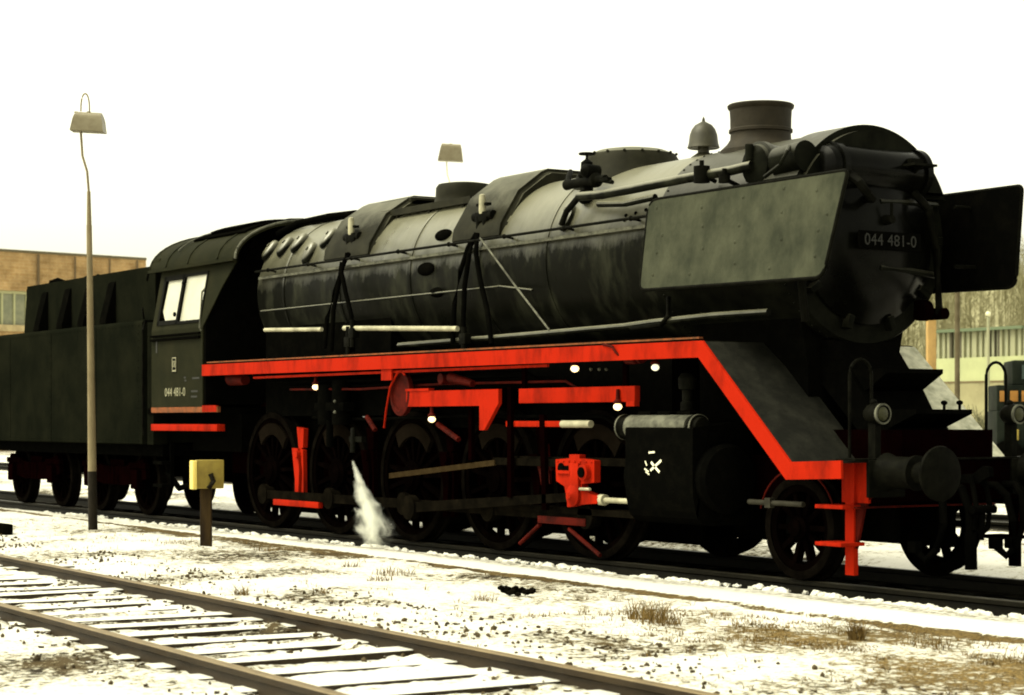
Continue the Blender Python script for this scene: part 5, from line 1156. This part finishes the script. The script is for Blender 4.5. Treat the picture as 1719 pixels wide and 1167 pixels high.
# ================================================================ background
def at(px, d, z): q = B(px, d); return Vector((q[0], -q[1], z))
def wall_quad(mb, a, b, z0, z1, th=0.1):
    """upright slab between plan points a and b"""
    a, b = Vector((a.x, a.y, 0)), Vector((b.x, b.y, 0)); d = (b - a).normalized(); n = Vector((-d.y, d.x, 0)) * th
    q = [a, b, b + n, a + n]; lo = [mb.bm.verts.new((p.x, p.y, z0)) for p in q]; hi = [mb.bm.verts.new((p.x, p.y, z1)) for p in q]; mb._close(lo, hi)
BRICK_DIR = tuple((at(232, 100, 0) - at(0, 95, 0)).normalized())
def brick():
    m = bpy.data.materials.new('pale brick'); m.use_nodes = True; n = m.node_tree.nodes; l = m.node_tree.links; b = n['Principled BSDF']
    tc = n.new('ShaderNodeTexCoord'); br = n.new('ShaderNodeTexBrick'); br.inputs['Scale'].default_value = 1.0
    br.inputs['Color1'].default_value = (0.40, 0.275, 0.14, 1); br.inputs['Color2'].default_value = (0.33, 0.215, 0.10, 1); br.inputs['Mortar'].default_value = (0.40, 0.30, 0.17, 1)
    br.inputs['Brick Width'].default_value = 0.5; br.inputs['Row Height'].default_value = 0.16; br.inputs['Mortar Size'].default_value = 0.012
    nz = n.new('ShaderNodeTexNoise'); nz.inputs['Scale'].default_value = 1.1; nz.inputs['Detail'].default_value = 9; nz.inputs['Roughness'].default_value = 0.7
    mx = n.new('ShaderNodeMix'); mx.data_type = 'RGBA'; mx.blend_type = 'MULTIPLY'; mx.inputs['Factor'].default_value = 0.8
    rp = n.new('ShaderNodeValToRGB'); rp.color_ramp.elements[0].color = (0.55, 0.5, 0.42, 1); rp.color_ramp.elements[1].color = (1.35, 1.3, 1.2, 1); rp.color_ramp.elements[0].position = 0.35; rp.color_ramp.elements[1].position = 0.65
    cb = n.new('ShaderNodeSeparateXYZ'); cc = n.new('ShaderNodeCombineXYZ'); l.new(tc.outputs['Object'], cb.inputs[0]); vd = n.new('ShaderNodeVectorMath'); vd.operation = 'DOT_PRODUCT'; vd.inputs[1].default_value = BRICK_DIR; l.new(tc.outputs['Object'], vd.inputs[0]); l.new(vd.outputs['Value'], cc.inputs['X']); l.new(cb.outputs['Z'], cc.inputs['Y'])
    l.new(cc.outputs[0], br.inputs['Vector']); l.new(tc.outputs['Object'], nz.inputs['Vector']); l.new(nz.outputs['Fac'], rp.inputs['Fac']); l.new(br.outputs['Color'], mx.inputs['A']); l.new(rp.outputs['Color'], mx.inputs['B']); l.new(mx.outputs['Result'], b.inputs['Base Color'])
    b.inputs['Roughness'].default_value = 0.9; b.inputs['Specular IOR Level'].default_value = 0.1; return m
M['brick'] = brick()
# long brick shed behind the tender
p0, p1 = at(0, 95, 0), at(232, 100, 0); dv = (p1 - p0)
shed = thing('brick_shed', 'long pale brick engine shed behind the tender with a strip of barred windows', 'shed', p0)
A0, A1 = p0 - dv * 2.2, p0 + dv * 1.06; H_ = ZB(422, 95); W0, W1 = ZB(545, 95), ZB(487, 95)
mb = MB(); wall_quad(mb, A0, A1, -0.3, W0, 0.4); wall_quad(mb, A0, A1, W1, H_, 0.4)
nrm = Vector((-dv.y, dv.x, 0)).normalized()
for e_ in (A0, A1 - dv.normalized() * 0.4): mb_d = e_; wall_quad(mb, e_ + nrm * 0.41 + dv.normalized() * 0.4, e_ + nrm * 14 + dv.normalized() * 0.4, -0.3, H_ - 0.01, 0.4)
wall_quad(mb, A0 + nrm * 14.1, A1 + nrm * 14.1, -0.3, H_ - 0.02, 0.4)
part('wall', mb, M['brick'], shed)
mb = MB(); wall_quad(mb, A0 - nrm * 0.06, A1 - nrm * 0.06, H_, H_ + 0.12, 14.6); part('roof', mb, material('tarred roof', (0.12, 0.10, 0.06), 0.9, 0.1), shed)
mb = MB(); wall_quad(mb, A0 - nrm * 0.08, A1 - nrm * 0.08, W0 - 0.30, W0 + 0.0, 0.078); part('sill', mb, material('snowy sill', (0.50, 0.40, 0.22), 0.9, 0.1, 0.0, (0.34, 0.26, 0.14), 3, (0.4, 0.65)), shed)
mb = MB(); wall_quad(mb, A0 + nrm * 0.25, A1 + nrm * 0.25, W0, W1, 0.05); wn = part('window', mb, material('dull shed glazing', (0.17, 0.18, 0.115), 0.35, 0.4, 0.0, (0.27, 0.27, 0.17), 1.5, (0.4, 0.65)), shed)
mb = MB(); L_ = (A1 - A0).length; dd = (A1 - A0).normalized(); x = 0.0
while x < L_: wall_quad(mb, A0 + dd * x + nrm * 0.17, A0 + dd * (x + 0.085) + nrm * 0.17, W0, W1, 0.078); x += 0.64
wall_quad(mb, A0 + nrm * 0.14, A1 + nrm * 0.14, W1 - 0.14, W1, 0.028); part('glazing_bars', mb, material('pale glazing bars', (0.42, 0.42, 0.24), 0.7, 0.2), wn)
dpm = material('iron downpipe', (0.12, 0.085, 0.045), 0.8, 0.2)
for px in (60, 121, 180, 228):
    t = px / 232 * 100 / (95 + 5 * px / 232) if False else px / 232
    q = p0 + dv * (px * 100.0 / (232 * 95 + px * 5 - px * 0) if False else t) - nrm * 0.12; mb = MB(); mb.tube([(q.x, q.y, W1 - 0.6 if px > 70 else -0.2), (q.x, q.y, H_ - 0.05)], 0.07 if px == 60 else 0.05, 8); part('downpipe', mb, dpm, shed)
# pale green workshop at the right with a window strip
g0, g1 = at(1572, 88, 0), at(1706, 84, 0); dg_ = g1 - g0; ng = Vector((-dg_.y, dg_.x, 0)).normalized(); ug = dg_.normalized()
shop = thing('workshop_building', 'pale green workshop with a strip of windows far beyond the right buffer', 'workshop', g0)
G1 = g1 + ug * 0.5
Z = [ZB(p, 86) for p in (720, 676, 641, 600, 556, 551)]
gm_ = material('pale green panel', (0.36, 0.38, 0.20), 0.8, 0.2, 0.0, (0.30, 0.32, 0.17), 0.7, (0.4, 0.65)); gr_ = material('grey brown plinth', (0.27, 0.25, 0.14), 0.9, 0.1, 0.0, (0.20, 0.18, 0.10), 0.8, (0.4, 0.65))
mb = MB(); wall_quad(mb, g0, G1, Z[2] + 0.03, Z[3], 0.3); part('wall', mb, gm_, shop)
mb = MB(); wall_quad(mb, g0 - ng * 0.02, G1 - ng * 0.02, -0.4, Z[2] - 0.03, 0.3); part('plinth', mb, gr_, shop)
mb = MB(); wall_quad(mb, g0 - ng * 0.05, G1 - ng * 0.05, Z[2] - 0.03, Z[2] + 0.03, 0.3); part('drip_ledge', mb, dpm, shop)
mb = MB(); wall_quad(mb, g0 - ng * 0.2, G1 - ng * 0.2, Z[4], Z[5], 7); part('roof', mb, material('green roof edge', (0.10, 0.13, 0.075), 0.8, 0.2), shop)
wg_ = material('hazy workshop panes', (0.36, 0.37, 0.24), 0.3, 0.5, 0.0, (0.46, 0.46, 0.32), 1.2, (0.4, 0.65)); fm_ = material('window mullion', (0.26, 0.26, 0.16), 0.7, 0.2); dk_ = material('dark mullion', (0.07, 0.065, 0.04), 0.7, 0.2)
Lw = (G1 - g0).length; n_ = 7
for k in range(n_):
    a = g0 + ug * (Lw * k / n_ + 0.12); b = g0 + ug * (Lw * (k + 1) / n_ - 0.12)
    mb = MB(); wall_quad(mb, a - ug * 0.12 + ng * 0.05, a + ng * 0.05, Z[3], Z[4], 0.15); wall_quad(mb, b + ng * 0.05, b + ug * 0.115 + ng * 0.05, Z[3], Z[4], 0.15); mid_ = (a + b) / 2; wall_quad(mb, mid_ + ng * 0.08, mid_ + ug * 0.06 + ng * 0.08, Z[3], Z[4], 0.1)
    f = part('window', mb, dk_ if k in (1, 4) else fm_, shop)
    mb = MB(); wall_quad(mb, a + ng * 0.2, b + ng * 0.2, Z[3], Z[4], 0.03); part('pane', mb, wg_, f)
mb = MB(); wall_quad(mb, g0 + ng * 0.4, g0 + ng * 6.5, -0.4, Z[4], 0.25); wall_quad(mb, G1 + ng * 6.5, G1 + ng * 0.4, -0.4, Z[4], 0.25); wall_quad(mb, g0 + ng * 6.6, G1 + ng * 6.6, -0.4, Z[4], 0.2); part('side_wall', mb, gm_, shop)
# tall orange brown stack of boards / pillar beside it
a = at(1563, 80, 0); pl_ = thing('brick_pillar', 'slim orange brown pillar left of the pale green workshop', 'pillar', a); wd_ = 14 / FPX * 80
mb = MB(); mb.box(-wd_ / 2, wd_ / 2, -0.2, 0.2, -0.3, ZB(535, 80), M=Matrix.Translation(a) @ Matrix.Rotation(TH, 4, 'Z'), bev=0.02); part('shaft', mb, material('orange brown brick', (0.36, 0.23, 0.085), 0.9, 0.1, 0.0, (0.28, 0.18, 0.07), 2.5, (0.4, 0.65)), pl_)
mb = MB(); mb.box(-wd_ / 2 - 0.05, wd_ / 2 + 0.05, -0.25, 0.25, ZB(535, 80), ZB(533, 80), M=Matrix.Translation(a) @ Matrix.Rotation(TH, 4, 'Z')); part('coping', mb, dpm, pl_)
# telegraph pole
a = at(1607, 60, 0); tp = thing('telegraph_pole', 'dark telegraph pole standing in front of the pale green workshop', 'pole', a)
mb = MB(); mb.tube([a - Vector((0, 0, 0.3)), a + Vector((0, 0, 6.4))], 0.085, 12, r1=0.075); part('pole', mb, material('dark pole wood', (0.075, 0.06, 0.033), 0.85, 0.1, 0.0, (0.12, 0.10, 0.06), 3, (0.4, 0.7)), tp)
u3 = Vector((math.cos(TH), math.sin(TH), 0))
mb = MB(); mb.box(-0.6, 0.6, -0.05, 0.05, 5.9, 6.0, M=Matrix.Translation(a) @ Matrix.Rotation(TH, 4, 'Z'))
for k in (-0.5, -0.25, 0.25, 0.5): mb.cyl(a + u3 * k + Vector((0, 0, 6.0)), a + u3 * k + Vector((0, 0, 6.14)), 0.04, 0.03)
part('crossarm', mb, dpm, tp)
# globe lamp
a = at(1659, 76, 0); gl = thing('globe_lamp', 'thin pole with a pale round lamp globe in front of the workshop roof', 'lamp post', a)
mb = MB(); mb.tube([a, a + Vector((0, 0, ZB(532, 76)))], 0.055, 8); part('pole', mb, fm_, gl)
mb = MB(); mb.ball(a + Vector((0, 0, ZB(527, 76))), 0.10); part('globe', mb, material('opal globe', (0.66, 0.64, 0.42), 0.3, 0.5), gl)
# small shunting vehicle
d_ = 52; a = at(1712, d_, 0); k = d_ / FPX; sv = thing('shunting_tractor', 'dark shunting tractor with orange panels and a yellow plate beyond the left headlamp', 'tractor', a); T4 = Matrix.Translation(a) @ Matrix.Rotation(TH - R(6), 4, 'Z')
mb = MB(); mb.box(-38 * k, 55 * k, -2.2, 0, 0.45, ZB(690, d_), M=T4, bev=0.04); mb.box(-36 * k, 50 * k, -2.0, -0.25, ZB(690, d_), ZB(646, d_), M=T4, bev=0.04); mb.box(-10 * k, 52 * k, -1.95, -0.3, ZB(646, d_), ZB(604, d_), M=T4, bev=0.06); body = part('body', mb, material('dark green body', (0.006, 0.008, 0.006), 0.6, 0.02, 0.0, (0.014, 0.017, 0.012), 2, (0.4, 0.7)), sv)
om = material('faded orange panel', (0.28, 0.13, 0.03), 0.6, 0.05, 0.0, (0.20, 0.10, 0.03), 3, (0.4, 0.7))
for x0, x1 in ((-31, -20), (-14, -1), (5, 20), (24, 40)):
    mb = MB(); mb.box(x0 * k, x1 * k, -0.245, -0.20, ZB(674, d_), ZB(656, d_), M=T4, bev=0.01); part('side_panel', mb, om, body)
mb = MB(); mb.box(-13 * k, -2 * k, 0.003, 0.04, ZB(739, d_), ZB(721, d_), M=T4, bev=0.01); part('marker_plate', mb, M['yellow'], body)
mb = MB(); mb.box(6 * k, 48 * k, -0.295, -0.26, ZB(636, d_), ZB(612, d_), M=T4); part('cab_window', mb, material('dark cab glass', (0.03, 0.045, 0.04), 0.2, 0.2), body)
for x0 in (-20, 28):
    mb = MB(); c = T4 @ Vector((x0 * k, -0.05, 0.40)); ax = T4.to_3x3() @ Vector((0, 1, 0)); mb.tube([c - ax * 0.08, c + ax * 0.08], 0.40, 24); part('wheel', mb, M['soot'], sv)
# shrubs in front of the workshop, dark against the wall
def shrub(label, px, d, wpx, top, seed, cat='shrub', col=(0.05, 0.055, 0.032)):
    a = at(px, d, -0.1); t = thing('bare_shrub', label, cat, a, 'bare shrubs by the workshop'); rr = random.Random(seed); mb = MB(); h = ZB(top, d); w2 = wpx / 2 * d / FPX
    for i in range(46):
        p = [a + Vector((rr.uniform(-0.2, 0.2), rr.uniform(-0.2, 0.2), 0))]; dirn = Vector((rr.uniform(-1, 1) * w2 / h, rr.uniform(-1, 1) * w2 / h, 1)); L = h * rr.uniform(0.55, 1.0)
        for j in range(1, 5): p.append(a + dirn * (L * j / 4) + Vector((rr.uniform(-1, 1), rr.uniform(-1, 1), 0)) * 0.08 * j)
        mb.tube(p, 0.028, 4, r1=0.008)
        for j in range(7):
            b0 = p[rr.randint(1, 3)]; mb.tube([b0, b0 + Vector((rr.uniform(-1, 1), rr.uniform(-1, 1), rr.uniform(0.1, 0.9))) * h * 0.18], 0.012, 3, r1=0.004)
    part('twigs', mb, material('dark twigs', col, 0.9, 0.1), t, ang=None)
shrub('dark twiggy shrub against the plinth of the pale green workshop', 1600, 78, 60, 674, 3); shrub('low bare shrub right of the dark telegraph pole', 1645, 74, 55, 672, 5, col=(0.09, 0.09, 0.05))
# wooded hillside
hx = np.linspace(500, 3000, 120); rows = np.linspace(0, 1, 14); vs, fc = [], []
def hill_z(p, t):
    e = float(smooth(500, 1150, p) * (1 - smooth(2150, 2950, p)))
    return ZB(448, 280) * t ** 1.1 * (1 + 0.10 * math.sin(p * 0.011) + 0.04 * math.sin(p * 0.05)) * e - 0.3
for j, t in enumerate(rows):
    for i, p in enumerate(hx): vs.append(tuple(at(p, 150 + 130 * t, hill_z(p, t))))
for i, p in enumerate(hx): vs.append(tuple(at(p, 330, -1.0)))
for j in range(14):
    for i in range(119): a = j * 120 + i; fc.append((a, a + 1, a + 121, a + 120))
me = bpy.data.meshes.new('hill'); me.from_pydata(vs, [], fc); me.update(); me.materials.append(material('leaf litter', (0.22, 0.205, 0.12), 0.95, 0.05, 0.0, (0.30, 0.285, 0.175), 0.12, (0.4, 0.6))); me.shade_smooth()
o = bpy.data.objects.new('hill', me); C.objects.link(o); struct(o)
def wood(n):
    r = np.random.default_rng(19); pts, fc = [], []
    def stick(a, b, w_):
        d = b - a; side = Vector((math.cos(TH), math.sin(TH), 0)); k = len(pts); side2 = Vector((-math.sin(TH), math.cos(TH), 0))
        for sv_ in (side, side2):
            k = len(pts); pts.extend([tuple(a - sv_ * w_), tuple(a + sv_ * w_), tuple(b + sv_ * w_ * 0.3), tuple(b - sv_ * w_ * 0.3)]); fc.append((k, k + 1, k + 2, k + 3))
    for i in range(n):
        p = r.uniform(1100, 2300); t = r.uniform(0.05, 0.98); d = 150 + 130 * t; h = hill_z(p, t) - 0.1
        a = at(p, d, h); H = r.uniform(3.5, 7.5); top = a + Vector((r.uniform(-0.3, 0.3), r.uniform(-0.3, 0.3), H)); stick(a, top, 0.06)
        for j in range(26):
            f = r.uniform(0.15, 0.97); b0 = a.lerp(top, f); L = H * 0.32 * (1.1 - f); stick(b0, b0 + Vector((r.uniform(-1, 1) * L, r.uniform(-1, 1) * L, L * r.uniform(0.3, 1.1))), 0.035)
    me = bpy.data.meshes.new('bare_wood'); me.from_pydata(pts, [], fc); me.update(); me.materials.append(material('haze pale twigs', (0.24, 0.225, 0.13), 0.95, 0.05, 0.0, (0.30, 0.28, 0.17), 0.3, (0.4, 0.6)))  # distance haze is mixed into the pale twig colour
    o = bpy.data.objects.new('bare_wood', me); C.objects.link(o); return o
tag(wood(1900), 'bare grey brown wood covering the hillside behind the workshop', 'wood', kind='stuff')
